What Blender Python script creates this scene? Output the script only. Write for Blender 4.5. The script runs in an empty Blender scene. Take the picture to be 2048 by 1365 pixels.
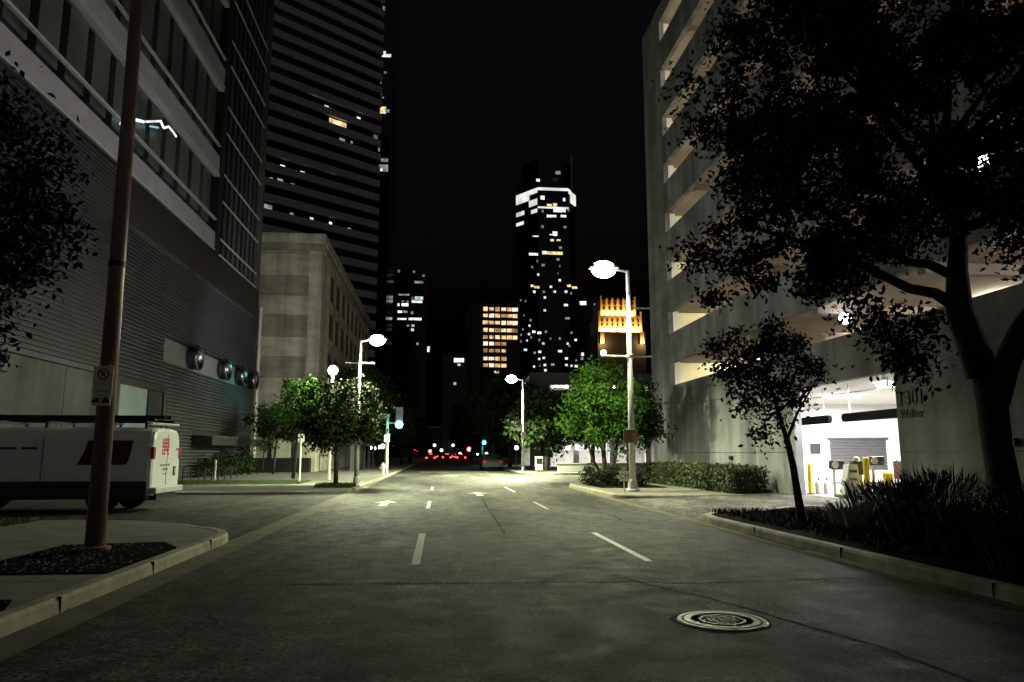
import bpy, math, random
import numpy as np
from mathutils import Vector
R = math.radians
random.seed(7)
scene = bpy.context.scene
col = scene.collection
scene.view_settings.view_transform = 'Standard'
scene.view_settings.look = 'None'
scene.view_settings.exposure = 0.0
scene.view_settings.gamma = 1.0
scene.cycles.use_denoising = True
scene.cycles.max_bounces = 6
scene.cycles.diffuse_bounces = 3
scene.cycles.glossy_bounces = 3
scene.cycles.transparent_max_bounces = 8
scene.cycles.sample_clamp_indirect = 4.0

# ---------------------------------------------------------------- camera
FPX, CAMZ = 1480.0, 1.45
PITCH, YAW = R(8.6632), R(5.4942)
cd = bpy.data.cameras.new("camera")
cam = bpy.data.objects.new("camera", cd)
col.objects.link(cam)
cam.location = (0, 0, CAMZ)
cam.rotation_euler = (R(90) + PITCH, 0, -YAW)
cd.sensor_width = 36.0
cd.lens = 36.0 * FPX / 2048.0
cd.clip_start, cd.clip_end = 0.05, 6000
scene.camera = cam
_Rv = np.array([math.cos(YAW), -math.sin(YAW), 0.0])
_Fh = np.array([math.sin(YAW), math.cos(YAW), 0.0])
_F = _Fh * math.cos(PITCH) + np.array([0, 0, math.sin(PITCH)])
_U = -_Fh * math.sin(PITCH) + np.array([0, 0, math.cos(PITCH)])
_C = np.array([0, 0, CAMZ])
def ray(x, y): return _F + _Rv * (x - 1024) / FPX + _U * (682.5 - y) / FPX
def at(x, y, Y):                      # photo measurement -> point at distance Y down the street
    d = ray(x, y); return Vector(_C + d * (Y / d[1]))
def on_plane(x, y, p0, n):
    d = ray(x, y); n = np.array(n); return Vector(_C + d * (((np.array(p0) - _C) @ n) / (d @ n)))

# ---------------------------------------------------------------- materials
def nodes(m):
    m.use_nodes = True
    nt = m.node_tree
    return nt, nt.nodes, nt.links
_mats = {}
def mat(name, c, rough=0.7, metal=0.0, var=0.25, scale=1.5, bump=0.0, bscale=40.0, spec=0.5, c2=None, stretch=None, trans=0.0, detail=6.0, streak=0.0):
    if name in _mats: return _mats[name]
    m = bpy.data.materials.new(name)
    nt, N, L = nodes(m)
    b = N['Principled BSDF']
    tc = N.new('ShaderNodeNewGeometry')
    mp = N.new('ShaderNodeMapping')
    if stretch: mp.inputs['Scale'].default_value = stretch
    L.new(tc.outputs['Position'], mp.inputs['Vector'])
    n1 = N.new('ShaderNodeTexNoise'); n1.inputs['Scale'].default_value = scale; n1.inputs['Detail'].default_value = detail
    n1.inputs['Roughness'].default_value = 0.62
    L.new(mp.outputs['Vector'], n1.inputs['Vector'])
    rp = N.new('ShaderNodeValToRGB')
    a = c2 if c2 else tuple(max(0, v * (1 - var)) for v in c)
    bb = c if c2 else tuple(v * (1 + var) for v in c)
    rp.color_ramp.elements[0].position = 0.3; rp.color_ramp.elements[0].color = (*a, 1)
    rp.color_ramp.elements[1].position = 0.7; rp.color_ramp.elements[1].color = (*bb, 1)
    L.new(n1.outputs['Fac'], rp.inputs['Fac'])
    csock = rp.outputs['Color']
    if streak > 0:
        m2 = N.new('ShaderNodeMapping'); m2.inputs['Scale'].default_value = (1, 1, 0.09); L.new(tc.outputs['Position'], m2.inputs['Vector'])
        n3 = N.new('ShaderNodeTexNoise'); n3.inputs['Scale'].default_value = 1.1; n3.inputs['Detail'].default_value = 6; L.new(m2.outputs['Vector'], n3.inputs['Vector'])
        mr = N.new('ShaderNodeMapRange'); mr.inputs[1].default_value = 0.36; mr.inputs[2].default_value = 0.62
        mr.inputs[3].default_value = 1 - streak; mr.inputs[4].default_value = 1 + streak*0.3; L.new(n3.outputs['Fac'], mr.inputs[0])
        mm = N.new('ShaderNodeMix'); mm.data_type = 'RGBA'; mm.blend_type = 'MULTIPLY'; mm.inputs[0].default_value = 1.0
        L.new(csock, mm.inputs[6]); L.new(mr.outputs[0], mm.inputs[7]); csock = mm.outputs[2]
    L.new(csock, b.inputs['Base Color'])
    b.inputs['Roughness'].default_value = rough
    b.inputs['Metallic'].default_value = metal
    b.inputs['Specular IOR Level'].default_value = spec
    if bump > 0:
        n2 = N.new('ShaderNodeTexNoise'); n2.inputs['Scale'].default_value = bscale; n2.inputs['Detail'].default_value = 5
        L.new(mp.outputs['Vector'], n2.inputs['Vector'])
        bp = N.new('ShaderNodeBump'); bp.inputs['Strength'].default_value = bump; bp.inputs['Distance'].default_value = 0.02
        L.new(n2.outputs['Fac'], bp.inputs['Height']); L.new(bp.outputs['Normal'], b.inputs['Normal'])
    if trans > 0:
        tr = N.new('ShaderNodeBsdfTranslucent'); mx = N.new('ShaderNodeMixShader'); mx.inputs[0].default_value = trans
        L.new(rp.outputs['Color'], tr.inputs['Color'])
        L.new(b.outputs[0], mx.inputs[1]); L.new(tr.outputs[0], mx.inputs[2])
        L.new(mx.outputs[0], N['Material Output'].inputs['Surface'])
    _mats[name] = m
    return m
def emit(name, c, s, var=0.0, scale=2.0):
    if name in _mats: return _mats[name]
    m = bpy.data.materials.new(name)
    nt, N, L = nodes(m)
    b = N['Principled BSDF']
    b.inputs['Base Color'].default_value = (0.3, 0.3, 0.3, 1)
    b.inputs['Emission Color'].default_value = (*c, 1)
    b.inputs['Emission Strength'].default_value = s
    if var > 0:
        tc = N.new('ShaderNodeNewGeometry'); n1 = N.new('ShaderNodeTexNoise'); n1.inputs['Scale'].default_value = scale
        n1.inputs['Detail'].default_value = 3
        L.new(tc.outputs['Position'], n1.inputs['Vector'])
        mr = N.new('ShaderNodeMapRange'); mr.inputs[1].default_value = 0.35; mr.inputs[2].default_value = 0.65
        mr.inputs[3].default_value = s * (1 - var); mr.inputs[4].default_value = s * (1 + var)
        L.new(n1.outputs['Fac'], mr.inputs[0]); L.new(mr.outputs[0], b.inputs['Emission Strength'])
    _mats[name] = m
    return m

def asphalt(name, base, rough):
    m = bpy.data.materials.new(name)
    nt, N, L = nodes(m); b = N['Principled BSDF']
    g = N.new('ShaderNodeNewGeometry')
    def noise(sc, det=6, st=None):
        n = N.new('ShaderNodeTexNoise'); n.inputs['Scale'].default_value = sc; n.inputs['Detail'].default_value = det
        n.inputs['Roughness'].default_value = 0.65
        if st:
            mp = N.new('ShaderNodeMapping'); mp.inputs['Scale'].default_value = st
            L.new(g.outputs['Position'], mp.inputs['Vector']); L.new(mp.outputs['Vector'], n.inputs['Vector'])
        else: L.new(g.outputs['Position'], n.inputs['Vector'])
        return n
    def rng(n, a, bb, lo, hi):
        mr = N.new('ShaderNodeMapRange'); mr.inputs[1].default_value = a; mr.inputs[2].default_value = bb
        mr.inputs[3].default_value = lo; mr.inputs[4].default_value = hi
        L.new(n.outputs['Fac'], mr.inputs[0]); return mr
    def mul(a, bb):
        q = N.new('ShaderNodeMath'); q.operation = 'MULTIPLY'; L.new(a.outputs[0], q.inputs[0]); L.new(bb.outputs[0], q.inputs[1]); return q
    agg = rng(noise(24, 3), 0.40, 0.61, 0.2, 2.2)
    big = rng(noise(0.55, 5, (1, 0.28, 1)), 0.39, 0.62, 0.45, 1.5)
    mid = rng(noise(3.2, 8), 0.38, 0.62, 0.5, 1.5)
    spk = rng(noise(95, 2), 0.38, 0.64, 0.35, 2.0)
    oil = rng(noise(1.6, 4, (1, 0.5, 1)), 0.24, 0.40, 0.5, 1.0)
    f = mul(mul(mul(big, mid), agg), mul(spk, oil))
    cm = N.new('ShaderNodeMix'); cm.data_type = 'RGBA'
    cm.blend_type = 'MULTIPLY'; cm.inputs[0].default_value = 1.0
    cm.inputs[6].default_value = (*base, 1)
    L.new(f.outputs[0], cm.inputs[7]); L.new(cm.outputs[2], b.inputs['Base Color'])
    rr = rng(noise(2.3, 4), 0.3, 0.7, rough - 0.12, rough + 0.12); L.new(rr.outputs[0], b.inputs['Roughness'])
    nb = noise(70, 4); bp = N.new('ShaderNodeBump'); bp.inputs['Strength'].default_value = 0.55; bp.inputs['Distance'].default_value = 0.012
    L.new(nb.outputs['Fac'], bp.inputs['Height']); L.new(bp.outputs['Normal'], b.inputs['Normal'])
    b.inputs['Specular IOR Level'].default_value = 0.16
    return m

M_road = asphalt('asphalt', (0.051, 0.049, 0.041), 0.74)
M_drive = asphalt('driveway_concrete', (0.088, 0.085, 0.073), 0.85)
M_walk = mat('sidewalk_concrete', (0.165, 0.16, 0.14), 0.85, var=0.3, scale=2.2, bump=0.3, bscale=60)
M_kerb = mat('kerb_concrete', (0.33, 0.3, 0.215), 0.8, var=0.4, scale=3.0, bump=0.3, bscale=50)
M_gutter = mat('gutter_concrete', (0.105, 0.093, 0.062), 0.85, var=0.45, scale=2.0, bump=0.3, bscale=50)
M_ground = mat('dark_ground', (0.03, 0.03, 0.026), 0.95)
M_mulch = mat('mulch', (0.009, 0.008, 0.006), 1.0, spec=0.02, var=0.6, scale=25, bump=1.0, bscale=45)
M_pebble = mat('pebble', (0.38, 0.38, 0.32), 0.6, var=0.4, scale=20)
M_paint = mat('road_paint', (0.62, 0.62, 0.56), 0.6, var=0.25, scale=9)
M_paint2 = mat('worn_road_paint', (0.4, 0.4, 0.35), 0.7, var=0.4, scale=12)
M_tar = mat('crack_tar', (0.012, 0.012, 0.011), 0.9, spec=0.08)
M_conc = mat('garage_concrete', (0.245, 0.24, 0.25), 0.85, var=0.42, scale=0.6, bump=0.15, bscale=20, detail=9, streak=0.38)
M_concin = mat('garage_inner_concrete', (0.36, 0.32, 0.28), 0.9, var=0.22, scale=0.9)
M_white = mat('white_painted_wall', (0.8, 0.8, 0.78), 0.7, var=0.04)
M_stone = mat('pale_stone', (0.45, 0.43, 0.36), 0.85, var=0.3, scale=0.8, bump=0.2, bscale=15, stretch=(0.6, 0.6, 1.6), streak=0.35)
M_stone2 = mat('darker_stone', (0.27, 0.255, 0.205), 0.85, var=0.3, scale=0.8, bump=0.2, bscale=15, stretch=(0.6, 0.6, 1.6), streak=0.35)  # darker tone for alternate courses, frieze and window surrounds
M_span = mat('grey_spandrel', (0.36, 0.36, 0.44), 0.75, var=0.12, scale=1.2)
M_rail = mat('steel_rail', (0.55, 0.56, 0.62), 0.5, metal=0.0, var=0.1)
M_frost = mat('grey_window_pane', (0.09, 0.1, 0.1), 0.3, var=0.4, scale=0.4, spec=0.6)
M_dark = mat('dark_cladding', (0.016, 0.015, 0.017), 0.6, var=0.3, scale=0.8)
M_slat = mat('metal_slat', (0.085, 0.086, 0.105), 0.6, metal=0.0, spec=0.2, var=0.25, scale=0.7)
M_panel = mat('grey_panel', (0.085, 0.085, 0.086), 0.85, var=0.25, scale=0.7, streak=0.35)
M_glassdark = mat('dark_glass', (0.006, 0.007, 0.009), 0.12, var=0.3, spec=0.5)
M_band = mat('tower_band', (0.7, 0.66, 0.61), 0.85, var=0.12, scale=0.2)
M_black = mat('black_metal', (0.012, 0.012, 0.013), 0.5, var=0.2)
M_rubber = mat('tyre_rubber', (0.012, 0.012, 0.012), 0.85)
M_chrome = mat('chrome', (0.16, 0.16, 0.17), 0.3, metal=1.0, var=0.05)
M_galv = mat('galvanised_steel', (0.55, 0.55, 0.52), 0.5, metal=0.25, var=0.12, scale=3)
M_rust = mat('brown_painted_steel', (0.22, 0.145, 0.1), 0.36, metal=0.0, var=0.25, scale=2.5)
M_vanw = mat('van_white_paint', (0.8, 0.8, 0.78), 0.3, var=0.05, scale=1.0)
M_vand = mat('van_dark_panel', (0.02, 0.02, 0.02), 0.6)
M_vanglass = mat('van_glass', (0.012, 0.016, 0.018), 0.08)
M_red = mat('red_vinyl', (0.5, 0.035, 0.025), 0.5, var=0.1)
M_redglass = mat('tail_lamp_red', (0.35, 0.01, 0.01), 0.2)
M_ink = mat('black_ink', (0.012, 0.012, 0.012), 0.6)
M_signw = mat('sign_white', (0.93, 0.85, 0.7), 0.5, var=0.08, scale=5)
M_signred = mat('sign_red', (0.22, 0.02, 0.02), 0.5)
M_yellow = mat('yellow_paint', (0.85, 0.66, 0.03), 0.45, var=0.06)
M_bark = mat('dark_bark', (0.03, 0.025, 0.02), 0.95, var=0.4, scale=6, bump=0.8, bscale=18)
M_leaf = mat('live_oak_leaf', (0.022, 0.026, 0.014), 0.8, spec=0.15, var=0.45, scale=1.2, trans=0.0)
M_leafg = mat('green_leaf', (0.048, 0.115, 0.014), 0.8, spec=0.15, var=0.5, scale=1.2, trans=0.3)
M_leafd = mat('dark_green_leaf', (0.03, 0.05, 0.015), 0.8, spec=0.15, var=0.5, scale=1.0, trans=0.2)
M_leafp = mat('pavement_tree_leaf', (0.018, 0.032, 0.008), 0.8, var=0.5, scale=1.0, spec=0.15)
M_grass = mat('grass_blade', (0.06, 0.09, 0.02), 0.6, var=0.5, scale=2.0, trans=0.2)
M_iron = mat('cast_iron', (0.3, 0.3, 0.285), 0.42, metal=0.85, var=0.35, scale=14, bump=0.4, bscale=60)
M_irond = mat('cast_iron_groove', (0.01, 0.01, 0.01), 0.8)
M_green = mat('street_sign_green', (0.3, 0.36, 0.32), 0.5)
M_roll = mat('roller_door_grey', (0.05, 0.05, 0.053), 0.6, var=0.08)
M_carp = mat('dark_car_paint', (0.02, 0.024, 0.03), 0.25, var=0.1)
M_carp2 = mat('silver_car_paint', (0.3, 0.3, 0.3), 0.3, var=0.1)
M_orange = mat('tower_limestone', (0.6, 0.48, 0.32), 0.9, var=0.12, scale=0.4)
E_lamp = emit('street_lamp_glow', (0.86, 1.0, 0.8), 24.0)
E_white = emit('white_lit_window', (1.0, 0.97, 0.9), 1.5, 0.6, 0.35)
E_cool = emit('cool_lit_window', (0.85, 0.95, 1.0), 1.0, 0.6, 0.35)
E_dim = emit('dim_lit_window', (0.9, 0.95, 1.0), 0.22, 0.6, 0.3)
E_warm = emit('warm_lit_window', (1.0, 0.78, 0.4), 1.0, 0.5, 0.5)
E_orange = emit('orange_lit_window', (1.0, 0.62, 0.27), 0.95, 0.65, 0.28)
E_tube = emit('garage_tube', (1.0, 0.88, 0.68), 190.0)
E_tubew = emit('garage_tube_white', (1.0, 0.93, 0.84), 190.0)
E_tubeend = emit('garage_tube_end', (1.0, 0.93, 0.72), 480.0)
E_globe = emit('globe_glow', (0.9, 0.97, 1.0), 7.0)
E_redsig = emit('red_signal', (1.0, 0.05, 0.04), 20.0)
E_redoff = emit('red_tail_glow', (1.0, 0.06, 0.04), 9.0)
E_green = emit('green_signal', (0.05, 1.0, 0.85), 14.0)
E_blue = emit('blue_sign_glow', (0.02, 0.02, 0.6), 0.45)
E_strip = emit('crown_strip', (1.0, 0.98, 0.92), 0.85, 0.3, 0.1)
E_refl = emit('reflection_white', (0.9, 0.97, 1.0), 1.2, 0.4, 0.8)  # glow that stands in for the reflection on the office facade

# ---------------------------------------------------------------- mesh builder
class MB:
    def __init__(s): s.v = []; s.f = []
    def add(s, vs, fs):
        o = len(s.v); s.v += [tuple(p) for p in vs]; s.f += [tuple(o + i for i in f) for f in fs]; return s
    def box(s, x0, x1, y0, y1, z0, z1):
        return s.add([(x0,y0,z0),(x1,y0,z0),(x1,y1,z0),(x0,y1,z0),(x0,y0,z1),(x1,y0,z1),(x1,y1,z1),(x0,y1,z1)],
                     [(0,3,2,1),(4,5,6,7),(0,1,5,4),(1,2,6,5),(2,3,7,6),(3,0,4,7)])
    def prism(s, pts, z0, z1):
        n = len(pts)
        vs = [(p[0],p[1],z0) for p in pts] + [(p[0],p[1],z1) for p in pts]
        return s.add(vs, [tuple(range(n-1,-1,-1)), tuple(range(n,2*n))] + [(i,(i+1)%n,n+(i+1)%n,n+i) for i in range(n)])
    def extr(s, pts, off):                 # polygon in 3-D pushed along a vector
        n = len(pts); off = Vector(off)
        vs = [Vector(p) for p in pts]; vs = vs + [p + off for p in vs]
        return s.add(vs, [tuple(range(n-1,-1,-1)), tuple(range(n,2*n))] + [(i,(i+1)%n,n+(i+1)%n,n+i) for i in range(n)])
    def quad(s, a, b, c, d): return s.add([a,b,c,d], [(0,1,2,3)])
    def tube(s, path, r, n=8, cap=True):
        path = [Vector(p) for p in path]
        rs = r if isinstance(r, (list, tuple)) else [r] * len(path)
        rings = []
        prev = None
        for i, p in enumerate(path):
            d = (path[min(i+1,len(path)-1)] - path[max(i-1,0)]).normalized()
            if prev is None:
                up = Vector((0,0,1)) if abs(d.z) < 0.9 else Vector((1,0,0))
                a = d.cross(up).normalized()
            else:
                a = (prev - d * prev.dot(d)).normalized()
            prev = a; b = d.cross(a)
            rings.append([p + (a*math.cos(t)+b*math.sin(t))*rs[i] for t in [2*math.pi*k/n for k in range(n)]])
        vs = [q for rg in rings for q in rg]; fs = []
        for i in range(len(rings)-1):
            for k in range(n):
                fs.append((i*n+k, i*n+(k+1)%n, (i+1)*n+(k+1)%n, (i+1)*n+k))
        if cap: fs += [tuple(range(n-1,-1,-1)), tuple((len(rings)-1)*n+k for k in range(n))]
        return s.add(vs, fs)
    def lathe(s, prof, c, n=24, axis='z'):
        vs = []; fs = []
        for (r, h) in prof:
            for k in range(n):
                t = 2*math.pi*k/n; a, b = r*math.cos(t), r*math.sin(t)
                if axis == 'z': vs.append((c[0]+a, c[1]+b, c[2]+h))
                elif axis == 'x': vs.append((c[0]+h, c[1]+a, c[2]+b))
                else: vs.append((c[0]+a, c[1]+h, c[2]+b))
        m = len(prof)
        for i in range(m-1):
            for k in range(n): fs.append((i*n+k, i*n+(k+1)%n, (i+1)*n+(k+1)%n, (i+1)*n+k))
        fs += [tuple(range(n-1,-1,-1)), tuple((m-1)*n+k for k in range(n))]
        return s.add(vs, fs)
    def ball(s, c, r, n=12, m=8, sx=1, sy=1, sz=1):
        prof = []
        vs = []; fs = []
        for i in range(m+1):
            ph = math.pi*i/m
            for k in range(n):
                t = 2*math.pi*k/n
                vs.append((c[0]+r*sx*math.sin(ph)*math.cos(t), c[1]+r*sy*math.sin(ph)*math.sin(t), c[2]-r*sz*math.cos(ph)))
        for i in range(m):
            for k in range(n): fs.append((i*n+k, i*n+(k+1)%n, (i+1)*n+(k+1)%n, (i+1)*n+k))
        return s.add(vs, fs)
    def build(s, name, m, parent=None, smooth=False, bevel=0.0):
        me = bpy.data.meshes.new(name)
        me.from_pydata(s.v, [], s.f); me.update()
        me.materials.append(m)
        o = bpy.data.objects.new(name, me); col.objects.link(o)
        if parent is not None: o.parent = parent; o.location = -Vector(wloc(parent))
        if smooth:
            for p in me.polygons: p.use_smooth = True
        if bevel > 0:
            md = o.modifiers.new('bevel', 'BEVEL'); md.width = bevel; md.segments = 2; md.limit_method = 'ANGLE'
        return o
def wloc(o):
    v = Vector((0,0,0))
    while o is not None: v += o.location; o = o.parent
    return v
def tag(o, label=None, cat=None, group=None, kind=None):
    if label: o['label'] = label
    if cat: o['category'] = cat
    if group: o['group'] = group
    if kind: o['kind'] = kind
    return o
def thing(name, loc, label, cat, group=None):
    o = bpy.data.objects.new(name, None); col.objects.link(o); o.location = loc; o.empty_display_size = 0.2
    return tag(o, label, cat, group)
def struct(name, mb, m): return tag(mb.build(name, m), kind='structure')
def copy_thing(src, loc, label, group=None):
    r = src.copy(); col.objects.link(r); r.location = loc; r['label'] = label
    if group: r['group'] = group
    def rec(a, b):
        for ch in [c for c in allobj if c.parent == a]:
            d = ch.copy(); col.objects.link(d); d.parent = b; rec(ch, d)
    allobj = list(col.objects)
    rec(src, r)
    return r
def rename_part(o, label): o['label'] = label; return o
def text_mesh(name, body, size, m, parent, loc, rot, depth=0.006, align='CENTER'):
    cu = bpy.data.curves.new(name, 'FONT'); cu.body = body; cu.size = size; cu.extrude = depth
    cu.align_x = align; cu.align_y = 'CENTER'
    tmp = bpy.data.objects.new(name, cu); col.objects.link(tmp)
    dg = bpy.context.evaluated_depsgraph_get()
    me = bpy.data.meshes.new_from_object(tmp.evaluated_get(dg))
    bpy.data.objects.remove(tmp)
    me.materials.clear(); me.materials.append(m)
    o = bpy.data.objects.new(name, me); col.objects.link(o)
    o.parent = parent; o.location = Vector(loc) - (Vector(wloc(parent)) if parent else Vector((0,0,0))); o.rotation_euler = rot
    return o
def lamp(name, kind, loc, power, color, radius=0.1, parent=None, **kw):
    ld = bpy.data.lights.new(name, kind); ld.energy = power; ld.color = color
    if kind in ('POINT', 'SPOT'): ld.shadow_soft_size = radius
    for k, v in kw.items():
        if k != 'rot': setattr(ld, k, v)
    o = bpy.data.objects.new(name, ld); col.objects.link(o)
    o.location = Vector(loc) - (Vector(wloc(parent)) if parent else Vector((0,0,0))); o.parent = parent
    if 'rot' in kw: o.rotation_euler = kw['rot']
    return o

# ---------------------------------------------------------------- foliage helpers
def leaf_mesh(name, P, size, m, parent, rng, droop=0.3, aspect=0.5):
    n = len(P)
    d = rng.normal(size=(n,3)); d[:,2] -= droop; d /= np.linalg.norm(d,axis=1)[:,None]
    a = rng.normal(size=(n,3)); s = np.cross(d,a); s /= np.linalg.norm(s,axis=1)[:,None]
    nn = np.cross(d, s)
    Lh = (size*(0.6+0.8*rng.random(n)))[:,None]
    W = Lh*aspect*0.5
    v = np.empty((n,4,3))
    v[:,0] = P; v[:,1] = P + d*Lh*0.5 + s*W + nn*W*0.35; v[:,2] = P + d*Lh; v[:,3] = P + d*Lh*0.5 - s*W + nn*W*0.35
    me = bpy.data.meshes.new(name)
    me.vertices.add(4*n); me.vertices.foreach_set('co', v.reshape(-1))
    me.loops.add(4*n); me.loops.foreach_set('vertex_index', np.arange(4*n, dtype=np.int32))
    me.polygons.add(n); me.polygons.foreach_set('loop_start', np.arange(0,4*n,4,dtype=np.int32))
    try: me.polygons.foreach_set('loop_total', np.full(n,4,dtype=np.int32))
    except Exception: pass
    me.update(calc_edges=True); me.validate()
    me.materials.append(m)
    o = bpy.data.objects.new(name, me); col.objects.link(o)
    if parent is not None: o.parent = parent; o.location = -Vector(wloc(parent))
    return o
def clumps(ells, nclump, rng, shell=0.35):
    C = []
    vols = np.array([e[1][0]*e[1][1]*e[1][2] for e in ells]); vols = vols/vols.sum()
    for k in range(nclump):
        e = ells[rng.choice(len(ells), p=vols)]
        u = rng.normal(size=3); u /= np.linalg.norm(u)
        r = (shell + (1-shell)*rng.random()**0.5)
        C.append(np.array(e[0]) + u*r*np.array(e[1]))
    return np.array(C)
def leaf_points(C, per, rad, rng):
    n = len(C)*per
    idx = np.repeat(np.arange(len(C)), per)
    rr = (rad*(0.6+0.8*rng.random(len(C))))[idx]
    return C[idx] + rng.normal(size=(n,3))*rr[:,None]*np.array([0.55,0.55,0.42])
def tree(name, label, base, trunk, tr, ells, nclump, per, rad, size, lm, group=None, seed=1, limbs=14, extra=None, cat='tree', attach=None):
    rng = np.random.default_rng(seed)
    t = thing(name, base, label, cat, group)
    mb = MB(); mb.tube(trunk, tr, 10)
    C = clumps(ells, nclump, rng)
    if extra is not None: C = np.vstack([C, np.array(extra)])
    for ex in (attach or []): mb.tube(ex[0], ex[1], 8)
    tips = [Vector(trunk[-1]), Vector(trunk[-2])] + [Vector(ex[0][-1]) for ex in (attach or [])] + [Vector(ex[0][-2]) for ex in (attach or [])]
    for k in range(limbs):
        c = Vector(C[rng.integers(len(C))])
        s0 = min(tips, key=lambda q: (q-c).length)
        mid = s0.lerp(c, 0.5) + Vector(rng.normal(size=3)*0.12*(c-s0).length*0.6)
        r0 = tr[-1]*0.55
        mb.tube([s0, s0.lerp(mid,0.5)+Vector(rng.normal(size=3)*0.04), mid, c], [r0, r0*0.75, r0*0.5, r0*0.15], 6)
    mb.build('trunk', M_bark, t, smooth=True)
    leaf_mesh('crown', leaf_points(C, per, rad, rng), size, lm, t, rng)
    return t

# ================================================================ GROUND
struct('ground', MB().quad((-1500,-300,-0.03),(1500,-300,-0.03),(1500,2500,-0.03),(-1500,2500,-0.03)), M_ground)
struct('road', MB().quad((-3.05,-40,0),(5.42,-40,0),(5.42,900,0),(-3.05,900,0)), M_road)
struct('cross_street', MB().quad((5.421,37.0,0.0),(160,37.0,0.0),(160,51,0.0),(5.421,51,0.0)), M_road)
struct('second_cross_street', MB().quad((5.421,112,0),(160,112,0),(160,124,0),(5.421,124,0)), M_road)
struct('gutter', MB().quad((-3.5,-40,0.004),(-3.051,-40,0.004),(-3.051,34,0.004),(-3.5,34,0.004)), M_gutter)
struct('gutter', MB().quad((5.421,-40,0.004),(5.7,-40,0.004),(5.7,34,0.004),(5.421,34,0.004)), M_gutter)
# pavements ------------------------------------------------------
def arc(cx, cy, r, a0, a1, n=10): return [(cx+r*math.cos(R(a0+(a1-a0)*i/n)), cy+r*math.sin(R(a0+(a1-a0)*i/n))) for i in range(n+1)]
def kerb_line(name, path, w=0.17, h=0.15, taper_end=None):
    # kerb with a rounded nose swept along a plan path; the pavement lies to its left
    mb = MB(); P = [Vector((p[0],p[1],0)) for p in path]; rows = []
    for i, p in enumerate(P):
        d = (P[min(i+1,len(P)-1)]-P[max(i-1,0)]).normalized(); nl = Vector((-d.y, d.x, 0))
        hh = h
        if taper_end and i >= len(P)-taper_end: hh = h - (h-0.02)*(i-(len(P)-taper_end)+1)/taper_end
        rows.append([p+Vector((0,0,-0.02)), p+nl*0.012+Vector((0,0,hh*0.75)), p+nl*0.035+Vector((0,0,hh)), p+nl*w+Vector((0,0,hh)), p+nl*w+Vector((0,0,-0.02))])
    vs = [q for r in rows for q in r]; fs = []
    for i in range(len(rows)-1):
        for k in range(4): fs.append((i*5+k, (i+1)*5+k, (i+1)*5+k+1, i*5+k+1))
    fs += [(0,1,2,3,4), tuple((len(rows)-1)*5+k for k in (4,3,2,1,0))]
    mb.add(vs, fs)
    return struct(name, mb, M_kerb)
def seg(a, b, n): return [(a[0]+(b[0]-a[0])*i/n, a[1]+(b[1]-a[1])*i/n) for i in range(n)]
lk = seg((-3.45,-40),(-3.45,12.7),40) + arc(-5.35,12.7,1.9,0,55,8) + [(-5.0,15.35),(-6.0,15.85),(-7.2,16.1),(-13.9,16.2)]
kerb_line('kerb', lk, taper_end=4)
inner = [(-3.62,-40)] + [(-3.62,12.7)] + arc(-5.35,12.7,1.73,0,55,8) + [(-5.05,15.18),(-6.05,15.7),(-7.2,15.95),(-13.9,16.05)]
struct('sidewalk', MB().prism(inner + [(-13.9,-40)], -0.02, 0.142), M_walk)
for yy in (-2.0, 3.2, 5.6, 8.35, 12.6):
    struct('sidewalk_joint', MB().quad((-13.5,yy,0.146),(-3.64,yy,0.146),(-3.64,yy+0.018,0.146),(-13.5,yy+0.018,0.146)), M_tar)
M_drivel = asphalt('left_driveway_concrete', (0.043, 0.042, 0.037), 0.85)
struct('driveway', MB().quad((-13.95,12.8,0.006),(-3.501,12.8,0.006),(-3.501,27.6,0.006),(-13.95,27.6,0.006)), M_drivel)
lk2 = [(-13.9,27.6),(-7.5,27.6),(-5.6,27.75)] + arc(-5.2,29.5,1.75,-90,0,8) + seg((-3.45,29.7),(-3.45,57),20)
struct('sidewalk', MB().prism(lk2 + [(-3.45,300),(-14.0,300),(-13.95,57)], -0.02, 0.10), M_walk)
struct('kerb_edge', MB().prism([(-3.449,30.2),(-3.3,30.2),(-3.3,300),(-3.449,300)], -0.02, 0.11), M_kerb)
# right side
rk = [(10.6,18.9),(9.6,18.6),(8.34,17.95),(7.4,17.1)] + arc(6.95,15.6,1.3,115,180,6) + seg((5.6,15.2),(5.6,-40),40)
rk2 = [(5.65,14.9)]
kerb_line('kerb', rk)
rin = [(10.6,18.75),(9.65,18.44),(8.42,17.8),(7.5,16.98)] + arc(6.95,15.6,1.13,115,180,6) + [(5.77,-40),(10.95,-40),(10.95,18.75)]
struct('planting_bed', MB().prism(rin, -0.02, 0.14), M_mulch)
struct('sidewalk', MB().prism([(8.9,-40),(10.5,-40),(10.5,9.3),(8.9,9.3)], 0.141, 0.146), M_walk)
dv = MB()
for i in range(8):
    xa, xb = 5.701+(11.2-5.701)*i/8, 5.701+(11.2-5.701)*(i+1)/8
    za, zb = 0.008+0.19*i/8, 0.008+0.19*(i+1)/8
    dv.quad((xa,14.0,za),(xb,14.0,zb),(xb,25.5,zb),(xa,25.5,za))
struct('garage_driveway', dv, M_drive)
ik = [(10.95,23.6)] + [(6.7,23.6)] + [(6.2,23.75)] + arc(6.6,24.6,1.0,240,180,5)[1:] + seg((5.6,25),(5.6,32),8) + arc(9.6,32,4.0,180,90,10) + [(10.95,36.0)]
kerb_line('kerb', list(reversed(ik)))
iin = [(10.95,23.78)] + [(6.75,23.78)] + [(6.35,23.9)] + arc(6.6,24.6,0.83,240,180,5)[1:] + [(5.77,32)] + arc(9.6,32,3.83,180,90,10) + [(10.95,35.83)]
struct('sidewalk', MB().prism(list(reversed(iin)), -0.02, 0.145), M_walk)
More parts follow.
